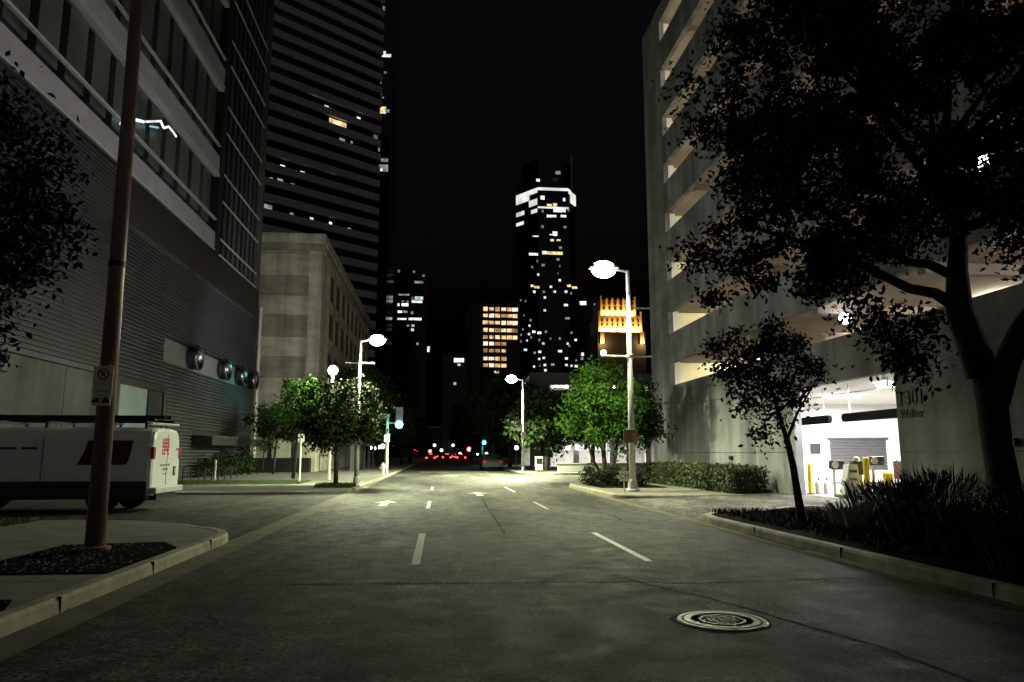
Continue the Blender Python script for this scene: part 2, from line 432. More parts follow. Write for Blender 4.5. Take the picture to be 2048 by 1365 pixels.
struct('planting_bed', MB().prism([(6.2,28.6),(8.8,28.6),(8.8,34.5),(7.2,34.5),(6.2,32.5)], 0.146, 0.17), M_mulch)
fk = arc(9.2,54.6,3.6,180,270,8)
struct('sidewalk', MB().prism([(5.6,300)] + fk + [(160,51.0),(160,60),(40,60),(40,300)], -0.02, 0.14), M_walk)
struct('grass_verge', MB().prism([(6.4,55.2),(9.0,53.1),(40,53.1),(40,60),(6.4,60)], 0.141, 0.16), mat('verge', (0.05,0.05,0.02), 0.9, var=0.5, scale=5))
# markings
def dash(x, y0, y1, w, m, name='lane_marking'):
    struct(name, MB().quad((x-w/2,y0,0.004),(x+w/2,y0,0.004),(x+w/2,y1,0.004),(x-w/2,y1,0.004)), m)
for (y0,y1) in ((10.2,14.05),(20.3,23.5),(30.6,33.5)): dash(-0.3,y0,y1,0.115,M_paint2)
for (y0,y1) in ((10.2,13.9),(28.6,33.0)): dash(2.86,y0,y1,0.10,M_paint)
dash(2.86,19.8,22.8,0.09,M_paint2)
dash(1.15,60,61,5.5,M_paint2,'stop_line')
def arrow(cx, cy, m):
    mb = MB(); z = 0.004
    mb.add([(cx-.12,cy-1.0,z),(cx+.12,cy-1.0,z),(cx+.12,cy+.5,z),(cx+.36,cy+.5,z),(cx,cy+1.5,z),(cx-.36,cy+.5,z),(cx-.12,cy+.5,z)], [(0,1,2,6),(3,4,5)])
    return struct('arrow_marking', mb, m)
arrow(1.42, 27.3, M_paint2); arrow(-1.6, 22.4, M_paint2)
def crack(name, pts, w, seed):
    rng = random.Random(seed); P = []
    for i in range(len(pts)-1):
        a, b = Vector(pts[i]), Vector(pts[i+1]); n = max(3,int((b-a).length/0.12))
        for k in range(n): P.append(a.lerp(b,k/n)+Vector((rng.uniform(-.025,.025),rng.uniform(-.025,.025))))
    P.append(Vector(pts[-1])); mb = MB(); vs=[]; fs=[]
    for i,p in enumerate(P):
        d = (P[min(i+1,len(P)-1)]-P[max(i-1,0)]).normalized(); nn = Vector((-d.y,d.x)); ww = w*rng.uniform(.3,1.1)
        vs += [(p.x+nn.x*ww,p.y+nn.y*ww,0.003),(p.x-nn.x*ww,p.y-nn.y*ww,0.003)]
        if i: fs.append((2*i-2,2*i-1,2*i+1,2*i))
    mb.add(vs,fs); return struct(name, mb, M_tar)
crack('road_crack', [(-1.7,8.8),(0.3,8.72),(2.2,8.62),(2.9,8.45),(4.9,8.62)], 0.03, 1)
crack('road_crack', [(2.1,9.1),(2.35,8.4),(2.75,7.6),(3.1,6.4),(3.35,5.6),(3.45,4.2)], 0.026, 2)
crack('road_crack', [(1.42,25.6),(1.3,21),(1.27,17.5),(1.2,14.0)], 0.03, 3)
crack('road_crack', [(4.2,15.3),(4.0,16.4),(4.1,17.8),(3.9,19.4)], 0.03, 4)
crack('road_crack', [(-2.2,7.5),(-1.9,6.9),(-2.0,6.6)], 0.012, 5)
for y_ in (-1.0,2.2,5.45,7.45,9.7,12.0):
    struct('kerb_joint', MB().box(-3.625,-3.446,y_-.002,y_+.002,0.01,.151), M_tar)
for y_ in (1.5,4.4,7.3,10.2,13.1):
    struct('kerb_joint', MB().box(5.597,5.775,y_-.002,y_+.002,0.01,.151), M_tar)
struct('asphalt_patch', MB().add([(-1.2,11.2,.0015),(0.9,11.35,.0015),(1.0,13.6,.0015),(-1.15,13.4,.0015)],[(0,1,2,3)]), asphalt('patched_asphalt',(0.042,0.04,0.033),.7))
struct('asphalt_patch', MB().add([(3.3,5.4,.0015),(4.9,5.5,.0015),(4.8,7.9,.0015),(3.25,7.7,.0015)],[(0,1,2,3)]), asphalt('patched_asphalt_dark',(0.036,0.035,0.03),.7))
struct('gutter_water', MB().add([(5.5,11.2,.006),(5.58,11.0,.006),(5.66,11.6,.006),(5.64,13.3,.006),(5.56,13.6,.006),(5.52,12.6,.006)],[(0,1,2,3,4,5)]), mat('water',(0.01,0.01,0.01),.06,spec=.8))
rl_ = random.Random(12); lf = MB()
for _ in range(260):
    side = rl_.random()
    x, y = (rl_.uniform(5.42,5.68), rl_.uniform(4,20)) if side < .5 else (rl_.uniform(-3.5,-3.1), rl_.uniform(4,16)) if side < .8 else (rl_.uniform(-3,5.4), rl_.uniform(4,14))
    a = rl_.uniform(0,6.28); s_ = rl_.uniform(.012,.03); c_, d_ = math.cos(a)*s_, math.sin(a)*s_
    lf.add([(x-c_,y-d_,.007),(x-d_*.4,y+c_*.4,.012),(x+c_,y+d_,.016),(x+d_*.4,y-c_*.4,.009)],[(0,1,2,3)])
tag(lf.build('leaf_litter', mat('dry_leaf',(0.16,0.12,0.07),.8,var=.5,scale=30)), 'small dry leaves and grit scattered on the road and in the gutters', 'leaf litter', kind='stuff')
rngp = random.Random(3)
# mulch pits on the left pavement
def pit(pts, z0, z1): return struct('mulch_bed', MB().prism(pts, z0, z1), M_mulch)
pit([(-5.3,8.85),(-3.64,8.85),(-3.64,11.05),(-4.05,11.75),(-5.35,11.5)], 0.143, 0.16)
pit([(-5.3,5.2),(-3.64,5.2),(-3.64,6.9),(-3.8,7.3),(-5.3,7.3)], 0.143, 0.16)
# pebbles scattered in the mulch: nobody could count them
pb = MB()
for _ in range(420):
    x, y = rngp.uniform(-5.25,-3.66), rngp.choice([rngp.uniform(8.9,11.5), rngp.uniform(8.9,11.5), rngp.uniform(5.3,7.25)])
    if y > 11.05 and x > -4.1: continue
    r = rngp.uniform(.006,.02); pb.ball((x,y,0.163), r, 5, 3, 1, rngp.uniform(.6,1.3), .6)
tag(pb.build('pebbles', M_pebble), 'pale pebbles and flecks scattered over the dark mulch beds', 'pebbles', kind='stuff')
def blades(name, region, n, h, m, label, seed, kind='stuff', zb=0.15, lean=0.5, width=0.012, parent=None):
    rng = random.Random(seed); mb = MB()
    for _ in range(n):
        x, y = region(rng); a = rng.uniform(0,6.283); l = h*rng.uniform(.5,1.2); le = l*lean*rng.uniform(.2,1.2); w = width*rng.uniform(.6,1.4)
        dx, dy = math.cos(a), math.sin(a)
        mb.add([(x-dy*w,y+dx*w,zb),(x+dy*w,y-dx*w,zb),(x+dx*le*.4+dy*w*.7,y+dy*le*.4-dx*w*.7,zb+l*.65),(x+dx*le,y+dy*le,zb+l),(x+dx*le*.4-dy*w*.7,y+dy*le*.4+dx*w*.7,zb+l*.65)], [(0,1,2,3,4)])
    o = mb.build(name, m, parent)
    if parent is None: tag(o, label, 'grass', kind=kind)
    return o
blades('grass', lambda r: (r.uniform(-13.5,-6.3), r.uniform(34.2,38.2)), 5000, 0.10, M_grass, 'strip of short grass on the far left pavement', 11, zb=0.1)
blades('grass', lambda r: (r.uniform(-5.0,-3.5), r.uniform(30.7,32.8)), 1500, 0.16, M_grass, 'grass tuft round the foot of the far left tree', 12, zb=0.1)
blades('grass', lambda r: (r.uniform(-12.5,-7.8), r.uniform(14.6,16.0)), 2500, 0.08, M_grass, 'dark grass patch beside the driveway at the van', 13, zb=0.145)
blades('grass', lambda r: (r.uniform(6.1,10.4), r.uniform(9.6,16.8)), 5200, 0.10, mat('bed_cover',(0.022,0.024,0.012),.8,var=.5,scale=3), 'sparse dark ground cover on the right planting bed', 14, zb=0.14, lean=1.0)

# ================================================================ MANHOLE
mh = thing('manhole_cover', (2.48,6.57,0), 'round cast iron manhole cover set in the asphalt', 'manhole cover')
MB().lathe([(0.345,0.0),(0.345,0.014),(0.378,0.014),(0.39,0.004),(0.39,-0.01)], (2.48,6.57,0), 48).build('frame', M_iron, mh)
MB().lathe([(0.001,0.006),(0.345,0.006),(0.345,0.0)], (2.48,6.57,0), 48).build('groove', M_irond, mh)
def ring(r0, r1, z0, z1): return MB().lathe([(r0,z0),(r0,z1),(r1,z1),(r1,z0)], (2.48,6.57,0), 48)
ring(0.265,0.325,0.006,0.016).build('outer_ring', M_iron, mh)
ring(0.175,0.2,0.006,0.015).build('inner_ring', M_iron, mh)
st = MB()
for i in range(-4,5):
    for j in range(-4,5):
        if i*i+j*j < 17: st.lathe([(0.014,0.006),(0.012,0.014),(0.004,0.015)], (2.48+i*.037,6.57+j*.037,0), 8)
st.build('lid_studs', M_iron, mh)
tar = MB().lathe([(0.44,0.002),(0.56,0.0022)], (2.48,6.57,0), 40)
struct('tar_patch', MB().add([(2.48+(.43+.03*math.sin(5*t))*math.cos(t), 6.57+(.43+.03*math.cos(3*t))*math.sin(t), 0.0025) for t in [2*math.pi*k/40 for k in range(40)]], [tuple(range(40))]), M_tar)

# ================================================================ LEFT OFFICE BUILDING  (street face X = -14)
ob = thing('office_building', (-14,30,0), 'dark grey office block with slatted lower walls and ribbon windows, left side', 'building')
XF = -14.0
MB().box(-45,-14.75,4,57.2,0,44).build('core', M_dark, ob)
MB().box(-14.748,XF,4,33.2,4.85,13.75).build('upper_wall_backing', M_black, ob)
MB().box(-14.748,XF-0.06,33.2,57.2,0.0,13.75).build('lower_wall_backing', M_black, ob)
def slats(y0, y1, z0, z1, dz, holes=()):
    mb = MB(); z = z0
    while z < z1:
        for (a, b) in [(y0, y1)] if not any(h[2] < z < h[3] for h in holes) else splits(y0, y1, [h for h in holes if h[2] < z < h[3]]):
            mb.add([(XF+.003,a,z),(XF+.07,a,z+.02),(XF+.07,a,z+.06),(XF+.003,a,z+.075),(XF+.003,b,z),(XF+.07,b,z+.02),(XF+.07,b,z+.06),(XF+.003,b,z+.075)],
                   [(0,4,5,1),(1,5,6,2),(2,6,7,3),(0,1,2,3),(7,6,5,4)])
        z += dz
    return mb
def splits(y0, y1, hs):
    out = []; c = y0
    for h in sorted(hs):
        if h[0] > c: out.append((c, h[0]))
        c = max(c, h[1])
    if c < y1: out.append((c, y1))
    return out
slats(4,33.19,4.95,13.6,0.185).build('slat_screen', M_slat, ob)
holes = [(33.4,39.3,1.9,4.7),(38.6,53.1,6.0,7.3),(43.5,56.2,1.85,2.75)]
slats(33.2,57.0,0.25,11.4,0.185,holes).build('slat_screen', M_slat, ob)
MB().box(XF-0.06,XF+0.03,33.2,57.2,11.5,11.62).build('ledge', M_panel, ob)
MB().box(XF-0.06,XF+0.01,33.25,57.2,11.63,13.74).build('dark_wall_panel', M_dark, ob)
bp_ = MB()
for k in range(7): bp_.box(-14.747,XF-0.01,4.2+4.15*k,8.3+4.15*k,0,4.7)
bp_.build('base_panel', M_panel, ob)
MB().box(-14.747,XF+0.12,4,33.15,4.72,4.9).build('ledge', M_slat, ob)
# lobby window
MB().box(XF-0.055,XF+0.06,33.4,33.75,1.9,4.7).box(XF-0.055,XF+0.06,38.95,39.3,1.9,4.7).box(XF-0.055,XF+0.06,33.76,38.94,4.5,4.7).box(XF-0.055,XF+0.06,33.76,38.94,1.9,2.1).box(XF-0.055,XF+0.06,37.0,37.15,2.11,4.49).build('window_frame', M_black, ob)
pane = mat('lobby_pane', (0.26,0.32,0.31), 0.3, var=0.2, scale=0.6)
w = MB().box(XF-0.05,XF-0.01,33.76,36.99,2.11,4.49).build('window', pane, ob)
w = MB().box(XF-0.05,XF-0.01,37.16,38.94,2.11,4.49).build('window', M_dark, ob)
# light strip with round ducts
MB().box(XF-0.055,XF-0.02,38.7,53.0,6.1,7.28).build('recessed_strip', mat('light_panel',(0.14,0.14,0.145),0.7,var=0.1), ob)
for yy in (42.6,48.4,52.4,55.6):
    d = MB().lathe([(0.62,-0.02),(0.66,0.3),(0.72,0.55),(0.6,0.57),(0.5,0.2),(0.45,0.1)], (XF,yy,6.75), 20, 'x').build('vent_duct', M_chrome, ob, smooth=True)
    MB().extr([(XF+0.02,yy-0.7,7.35),(XF+0.02,yy+0.9,7.35),(XF+0.7,yy+0.8,7.05),(XF+0.7,yy-0.6,7.05)], (0,0,0.05)).build('duct_hood', M_black, ob)
# canopy
MB().extr([(XF+.01,43.6,2.5),(XF+1.1,44.2,2.42),(XF+1.1,56.2,2.42),(XF+.01,56.2,2.5)], (0,0,0.06)).build('canopy_top', M_slat, ob)
MB().box(XF+.01,XF+1.09,43.9,56.19,1.95,2.41).build('canopy', M_black, ob)
MB().tube([(XF+0.25,57.0,0.1),(XF+0.25,57.0,12.5)],0.14,8).build('corner_post', M_galv, ob)
# ribbon windows
def ribbon(z0, z1, zr, zt, y0, y1):
    # spandrel z0..z1, sill rail at zr, panes zr..zt
    MB().box(-14.748,XF,y0,y1,z0,z1).build('spandrel', M_span, ob)
    MB().box(XF-0.02,XF+0.06,y0,y1,z0-0.09,z0-0.02).build('rail', M_rail, ob)
    MB().box(XF-0.12,XF+0.02,y0,y1,zr-0.06,zr+0.06).build('rail', M_rail, ob)
    MB().box(-14.748,-14.6,y0,y1,z1+0.001,zt+0.6).build('window_backing', M_glassdark, ob)
    y = y1 - 0.5
    while y > max(y0, 16):
        MB().box(-14.59,-14.3,y-1.45,y,zr-0.35,zt-0.1).build('window', M_frost, ob)
        y -= 2.02
    MB().box(XF-0.3,XF+0.04,y0,y1,zt+0.0,zt+0.07).build('rail', M_rail, ob)
ribbon(13.93,14.95,15.8,18.55,4,45.7)
ribbon(18.75,19.85,20.55,24.2,4,45.7)
ribbon(24.5,25.7,26.4,30.0,4,45.7)
MB().box(-14.748,XF,4,45.7,30.2,31.6).box(-14.748,XF,4,45.7,36,37.4).build('spandrel', M_span, ob)
MB().box(-14.748,XF+0.05,45.72,46.6,13.78,43.8).build('pilaster', M_dark, ob)
MB().box(-14.748,-14.35,46.62,57.2,13.78,43.9).build('window_backing', M_glassdark, ob)
g = MB()
for k in range(9): g.box(-14.349,-14.2,47.2+1.16*k,47.32+1.16*k,13.9,43.5)
g.build('mullion', M_panel, ob)
for zz in (13.9,14.95,17.45,19.25,22.1,23.9,26.8,28.6,31.5,33.3):
    MB().box(-14.199,-14.12,46.62,57.1,zz,zz+0.1).build('rail', M_rail, ob)
MB().box(-14.34,-14.0,56.7,57.2,13.9,43.5).build('corner_fin', M_panel, ob)
pts = [(30.8,15.25),(31.35,15.7),(31.2,15.3)]
refl = thing('facade_reflection', (-13.7,34,16.5), 'angular line of glowing tubes standing in for a reflection on the dark office facade', 'reflection')  # glowing tubes added in place of a reflection in the windows
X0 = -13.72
MB().tube([(X0,31.15,15.28),(X0,31.35,15.68)],0.05,6).build('tube', E_refl, refl)
MB().tube([(X0,32.4,16.1),(X0,33.4,16.45)],0.075,6).tube([(X0,33.7,16.6),(X0,35.35,17.4),(X0,35.8,17.25),(X0,36.4,17.6),(X0,37.0,17.6),(X0,37.45,17.55)],0.055,6).build('tube', E_refl, refl)
MB().tube([(X0,34.2,16.6),(X0,35.1,16.95)],0.05,6).build('tube', emit('reflection_cyan',(0.3,0.8,1.0),0.6), refl)
MB().box(-14.1,X0-.05,33.9,34.0,16.6,16.7).box(-14.1,X0-.05,36.6,36.7,17.5,17.6).build('bracket', M_black, refl)  # made-up brackets carrying the reflection tubes
# shrubs and racks at the foot of its far end
rngs = np.random.default_rng(5)
def shrub(name, label, c, r, n, size, lm, seed, group=None, cat='shrub'):
    rng = np.random.default_rng(seed)
    t = thing(name, (c[0],c[1],c[2]-r[2]), label, cat, group)
    C = clumps([(c, r)], 40, rng, 0.2)
    C[:,2] = np.maximum(C[:,2], c[2]-r[2]*0.8)
    P = leaf_points(C, n//40, 0.25*max(r), rng)
    P = P[P[:,2] > c[2]-r[2]+0.03]
    leaf_mesh('foliage', P, size, lm, t, rng)
    mb = MB()
    for k in range(7):
        q = C[rng.integers(len(C))]
        mb.tube([(c[0]+rng.normal()*.08,c[1]+rng.normal()*.08,c[2]-r[2]), tuple(q)], [0.02,0.006], 5)
    mb.build('stems', M_bark, t)
    return t
shrub('wall_shrub','low dark shrub at the slatted wall just right of the van',(-13.1,45.5,0.75),(0.7,1.6,0.65),900,0.2,M_leafd,31)
shrub('wall_shrub','larger leafy shrub under the black canopy by the slatted wall',(-12.9,50.0,0.9),(0.8,2.0,0.8),1200,0.2,M_leafd,32)
tree('sapling','thin sapling leaning at the far corner of the slatted office',(-12.6,55.0,0.1),[(-12.6,55,0.1),(-12.5,54.8,1.4),(-12.2,54.5,2.6)],[0.05,0.04,0.03],[((-12.3,54.5,2.7),(0.9,1.2,1.6))],22,40,0.35,0.2,M_leafd,seed=33,limbs=5)
br = thing('bicycle_rack', (-11.6,40.5,0.1), 'row of steel bicycle hoops on the pavement by the slatted wall', 'bike rack')
for k in range(6):
    y = 37.2+k*1.15
    MB().tube([(-12.2,y,0.1),(-12.2,y,0.75),(-12.0,y,0.9),(-11.4,y,0.9),(-11.2,y,0.75),(-11.2,y,0.1)],0.03,6).build('hoop', M_black, br)

# ================================================================ LEFT POLE + SIGNS
lp = thing('steel_pole', (-4.65,10.85,0.16), 'tall rust brown steel pole with parking signs at the left kerb', 'pole')
MB().tube([(-4.65,10.85,0.16),(-4.66,10.85,4.2),(-4.69,10.85,9.2)],[0.125,0.108,0.085],16).build('shaft', M_rust, lp, smooth=True)
MB().lathe([(0.2,0.0),(0.2,0.04),(0.13,0.06)],(-4.65,10.85,0.16),16).build('base_plate', M_rust, lp)
MB().lathe([(0.112,0.0),(0.118,0.01),(0.118,0.07),(0.112,0.08)],(-4.66,10.85,4.1),16).build('collar', M_black, lp)
MB().tube([(-4.69,10.85,9.15),(-4.0,10.85,9.4),(-3.0,10.85,9.5)],0.05,8).build('arm', M_rust, lp)
np_ = thing('no_parking_sign', (-4.655,10.7,2.45), 'no parking sign with struck-out letter on the brown pole', 'sign')
ys = 10.705
MB().box(-4.79,-4.53,ys,ys+0.012,2.25,2.655).build('plate', M_signw, np_, bevel=0.003)
rg = MB(); n=40
cx, cz = -4.66, 2.54
vs=[]; fs=[]
for k in range(n):
    t=2*math.pi*k/n; vs += [(cx+.078*math.cos(t),ys-.003,cz+.078*math.sin(t)),(cx+.061*math.cos(t),ys-.003,cz+.061*math.sin(t))]
    fs.append((2*k,2*k+1,(2*k+3)%(2*n),(2*k+2)%(2*n)))
rg.add(vs,fs)
rg.build('prohibition_ring', M_signred, np_)
MB().extr([(cx-.05,ys-.0035,cz+.038),(cx-.038,ys-.0035,cz+.05),(cx+.05,ys-.0035,cz-.038),(cx+.038,ys-.0035,cz-.05)],(0,-.001,0)).build('slash', M_signred, np_)
text_mesh('letter', 'P', 0.105, M_ink, np_, (cx+.002,ys-.002,cz), (R(90),0,0), 0.001)
text_mesh('sign_text', 'ANY TIME', 0.04, M_ink, np_, (cx,ys-.002,2.30), (R(90),0,0), 0.001)
tw = thing('tow_away_sign', (-4.65,10.7,2.17), 'small tow-away pictogram plate under the no parking sign', 'sign')
MB().box(-4.79,-4.54,ys,ys+0.012,2.105,2.24).build('plate', M_signw, tw, bevel=0.003)
def silh(x0, z0, s, pts): return [(x0+s*a, ys-.003, z0+s*b) for (a,b) in pts]
MB().extr(silh(-4.785,2.15,0.1,[(0,0),(0,.28),(.3,.36),(.5,.66),(.8,.66),(.98,.3),(1.0,0)]),(0,-.001,0)).build('towed_car_symbol', M_ink, tw)
MB().extr(silh(-4.655,2.14,0.1,[(0,.05),(.1,.45),(.45,.8),(.75,.75),(.85,.4),(1.08,.3),(1.08,0.05)]),(0,-.001,0)).build('tow_truck_symbol', M_ink, tw)
MB().tube([(-4.70,ys-.004,2.185),(-4.665,ys-.004,2.225),(-4.645,ys-.004,2.19)],0.003,4).build('hook_symbol', M_ink, tw)

# ================================================================ VAN
van = thing('work_van', (-10,20.4,0.0), 'white work van with roof rack and red logos, parked facing the office', 'van')
XR, YN, WV = -7.13, 19.42, 2.0
def vsec(x, top, inset=0.0, bot=0.42, cap=1.0):
    yc = YN+WV/2
    prof = [(.93,bot),(.985,.62),(1.0,.95),(.985,1.3),(.90,1.86),(.83,2.02),(.70,2.09),(.35,2.125)]
    out=[]
    for (hw,z) in prof:
        zz = bot+(z-bot)*(top-bot)/(2.125-bot); out.append((x,yc-(hw-inset)*WV/2,zz))
    for (hw,z) in reversed(prof):
        zz = bot+(z-bot)*(top-bot)/(2.125-bot); out.append((x,yc+(hw-inset)*WV/2,zz))
    return out
stations = [(XR+0.005,2.03,.07),(XR-.03,2.09,.02),(XR-.12,2.12,0),(XR-1.5,2.13,0),(XR-3.6,2.13,0),(XR-4.05,2.1,0.01),(XR-4.85,1.4,.02),(XR-5.0,1.3,.02),(XR-5.55,1.14,.04),(XR-5.68,1.0,.09)]
bm_ = MB(); vs=[]; fs=[]
for s_ in stations: vs += vsec(*s_)
n=16
for i in range(len(stations)-1):
    for k in range(n): fs.append((i*n+k,(i+1)*n+k,(i+1)*n+(k+1)%n,i*n+(k+1)%n))
fs += [tuple(range(n)), tuple((len(stations)-1)*n+k for k in range(n-1,-1,-1))]
bm_.add(vs,fs)
body = bm_.build('body', M_vanw, van)
MB().box(XR-5.6,XR-.1,YN-.012,YN+.3,.34,.78).box(XR-5.6,XR-.1,YN+WV-.3,YN+WV+.012,.34,.78).build('lower_dark_panel', M_vand, van, bevel=.02)  # dark boxes along the lower flanks
MB().box(XR-.04,XR+.14,YN+.03,YN+WV-.03,.46,.62).build('rear_bumper', M_galv, van, bevel=.03)
MB().box(XR-.3,XR+.05,YN+.3,YN+WV-.3,.3,.455).build('hitch', M_black, van)
for yy in (YN+.02, YN+WV-.16):
    MB().box(XR-.05,XR+.025,yy,yy+.14,1.32,1.62).build('tail_light', M_redglass, van, bevel=.015)
MB().box(XR+.006,XR+.012,YN+WV/2-.006,YN+WV/2+.006,.66,1.95).build('door_seam', M_ink, van)
MB().box(XR+.006,XR+.03,YN+1.5,YN+1.62,.88,1.12).build('plate_mount', M_ink, van)
MB().box(XR+.031,XR+.034,YN+1.535,YN+1.585,.92,1.08).build('license_plate', M_galv, van)
# rear logo: a red square of broken letter blocks
lg = MB(); rr = random.Random(4)
for i in range(5):
    for j in range(4):
        if rr.random() < .86: lg.box(XR+.0065,XR+.009,YN+.62+j*.125,YN+.62+j*.125+rr.uniform(.09,.12),1.42+i*.088,1.42+i*.088+rr.uniform(.06,.082))
lg.build('rear_logo', M_red, van)
tx = MB()
for (z,y0,n_) in ((1.14,.55,11),(1.03,.7,7),(.92,.8,4)):
    for k in range(n_): tx.box(XR+.0065,XR+.0085,YN+y0+k*.062,YN+y0+k*.062+rr.uniform(.025,.05),z,z+rr.uniform(.03,.055))
tx.build('rear_lettering', M_ink, van)
MB().box(XR+.006,XR+.04,YN+1.62,YN+1.78,1.56,1.59).build('door_handle', M_black, van)
# side panel graphics
def sidep(pts, m, nm, off=.012):
    # follow the flank: y from the section profile
    out=[]
    for (dx,z) in pts:
        hw = np.interp(z,[.42,.62,.95,1.3,1.86,2.02],[.93,.985,1.0,.985,.90,.83]); out.append((XR-dx, YN+WV/2-hw*WV/2-off, z))
    return MB().extr(out,(0,.008,0)).build(nm, m, van)
sidep([(1.78,1.18),(.62,1.18),(.56,1.3),(.5,1.78),(1.58,1.78),(1.64,1.5)], mat('shaded_red_vinyl',(0.07,0.008,0.008),.5), 'side_logo')  # same red as the rear logo, with the flank's shade put into it
for k in range(3): sidep([(4.12-.5*k,1.56),(3.75-.5*k,1.56),(3.75-.5*k,1.61),(4.12-.5*k,1.61)], M_ink, 'side_lettering', .014)
sidep([(4.62,1.32),(4.2,1.3),(4.15,1.9),(4.2,1.92),(4.32,1.86)], M_vanglass, 'front_door_window', .013)
MB().box(XR-4.16,XR-4.15,YN-.004,YN+.02,.8,1.95).build('door_seam', M_ink, van)
MB().box(XR-2.6,XR-2.59,YN-.004,YN+.02,.8,1.9).build('door_seam', M_ink, van)
yc = YN+WV/2
MB().add([(XR-4.12,yc-.78,2.05),(XR-4.12,yc+.78,2.05),(XR-4.8,yc+.86,1.47),(XR-4.8,yc-.86,1.47)],[(0,1,2,3)]).build('windscreen', M_vanglass, van)
MB().box(XR-4.55,XR-4.4,YN-.22,YN-.02,1.35,1.62).build('wing_mirror', M_black, van, bevel=.03)
for x in (XR-1.15, XR-4.6):
    for (yw,sg) in ((YN+.0,1),(YN+WV-.24,1)):
        wv = MB().lathe([(.2,.02),(.3,-.0),(.36,.02),(.375,.06),(.375,.2),(.36,.24),(.2,.24)],(x,yw-.015 if yw<YN+.5 else yw+.015,.375),28,'y').build('wheel', M_rubber, van, smooth=False)
        MB().lathe([(.0,.0),(.06,-.012),(.1,.0),(.19,.018),(.2,.05)],(x,yw-.013 if yw<YN+.5 else yw+.2,.375),20,'y').build('rim', M_galv, wv)
    av = []
    for k in range(13):
        t=math.pi*k/12; av.append((x+.47*math.cos(t),YN-.014,.36+.47*math.sin(t)))
    MB().extr(av,(0,.02,0)).build('wheel_arch', M_black, van)
rk_ = MB()
for yy in (YN+.3,YN+WV-.3): rk_.box(XR-4.4,XR-.1,yy-.03,yy+.03,2.27,2.34)
for x in (-.3,-1.5,-2.7,-3.9): rk_.box(XR+x-.04,XR+x+.04,YN+.2,YN+WV-.2,2.22,2.268).box(XR+x-.03,XR+x+.03,YN+.27,YN+.33,2.09,2.219).box(XR+x-.03,XR+x+.03,YN+WV-.33,YN+WV-.27,2.09,2.219)
rk_.build('roof_rack', M_black, van)
ld = thing('ladder', (XR-2.5,YN+.6,2.35), 'aluminium ladder lying on the roof rack of the white van', 'ladder')
lm = MB()
for yy in (YN+.45,YN+.85): lm.box(XR-5.2,XR+.1,yy-.025,yy+.025,2.345,2.42)
lm.build('rails', M_black, ld)
for k in range(15): MB().tube([(XR-5.0+.34*k,YN+.43,2.383),(XR-5.0+.34*k,YN+.87,2.383)],.016,6).build('rung', M_galv, ld)
MB().tube([(XR-.35,YN+.55,2.22),(XR+.13,YN+1.35,2.2)],.04,8).build('conduit_tube', M_galv, van)

# ================================================================ STREET LAMPS
LC = (0.94, 1.0, 0.62)
def street_lamp(label, base, h, reach, sgn, power, omni, group, r=0.1, tilt=18, headscale=1.0, cross=None, arms=None):
    x, y, z = base
    t = thing('street_lamp', base, label, 'street lamp', group)
    MB().tube([(x,y,z),(x,y,z+h*.35),(x,y,z+h)],[r*1.1,r*.95,r*.62],12).build('pole', M_galv, t, smooth=True)
    MB().lathe([(r*2.2,0),(r*2.2,.06),(r*1.6,.1),(r*1.4,.35),(r*1.15,.42)],(x,y,z),12).build('base', M_galv, t)
    MB().tube([(x,y,z+h-.06),(x+sgn*reach*.55,y,z+h+.03)],[.045,.04],8).build('arm', M_galv, t)
    hx = x+sgn*reach; hz = z+h+.04; hs = headscale
    MB().add([(hx-.48*hs,y-.18*hs,hz),(hx+.48*hs,y-.18*hs,hz),(hx+.48*hs,y+.18*hs,hz),(hx-.48*hs,y+.18*hs,hz),(hx-.34*hs,y-.1*hs,hz+.13*hs),(hx+.34*hs,y-.1*hs,hz+.13*hs),(hx+.34*hs,y+.1*hs,hz+.13*hs),(hx-.34*hs,y+.1*hs,hz+.13*hs)],
             [(0,3,2,1),(4,5,6,7),(0,1,5,4),(1,2,6,5),(2,3,7,6),(3,0,4,7)]).build('housing', M_galv, t)
    lm_ = MB().ball((hx,y,hz-.03), 1.0, 16, 8, .42*hs,.25*hs,.29*hs).build('lens', E_lamp, t, smooth=True)
    lamp('lamp_light','SPOT',(hx,y,hz-.4*hs),power,LC,.18,t,spot_size=R(158),spot_blend=.5,rot=(0,R(-sgn*tilt),0))
    lamp('lamp_glow','POINT',(hx,y,hz-.42*hs),omni,(1,.98,.9),.2,t)
    for (zz,a,b) in (cross or []): MB().tube([(x+a,y,zz),(x+b,y,zz)],.035,8).build('crossarm', M_galv, t)
    return t
LG = 'street lamps along the road'
la = street_lamp('tall near street lamp on the right with brown sign box and banner arms', (6.75,25.9,.15), 7.95, .9, -1, 5400, 60, LG, .115, 22, 1.1, [(4.92,-1.05,.85),(6.69,.02,.8)])
MB().lathe([(.12,-.08),(.15,-.05),(.15,.05),(.1,.08)],(6.75,25.9,4.92),12).build('crossarm_collar', M_galv, la)
lb = street_lamp('street lamp on the far left pavement among the trees', (-3.52,32.4,.1), 6.25, .72, 1, 9300, 560, LG, .09, 14, .85, [(5.34,-.6,.62)])
MB().box(-3.75,-3.3,32.24,32.28,1.85,2.35).build('sign_panel', M_signw, lb)
lc = street_lamp('farther street lamp on the right with a street name blade', (5.62,50.6,.13), 6.4, .8, -1, 29000, 200, LG, .075, 14, .95)
blade = MB().box(4.8,5.5,50.55,50.58,3.0,3.22).build('street_name_blade', mat('blade_pale',(0.5,0.5,0.46),.5), lc)
sgn = thing('street_name_sign', (5.2,50.5,3.5), 'dark street name sign with white letters above the pale blade', 'sign')
MB().box(4.62,5.53,50.55,50.58,3.38,3.66).build('plate', M_ink, sgn)
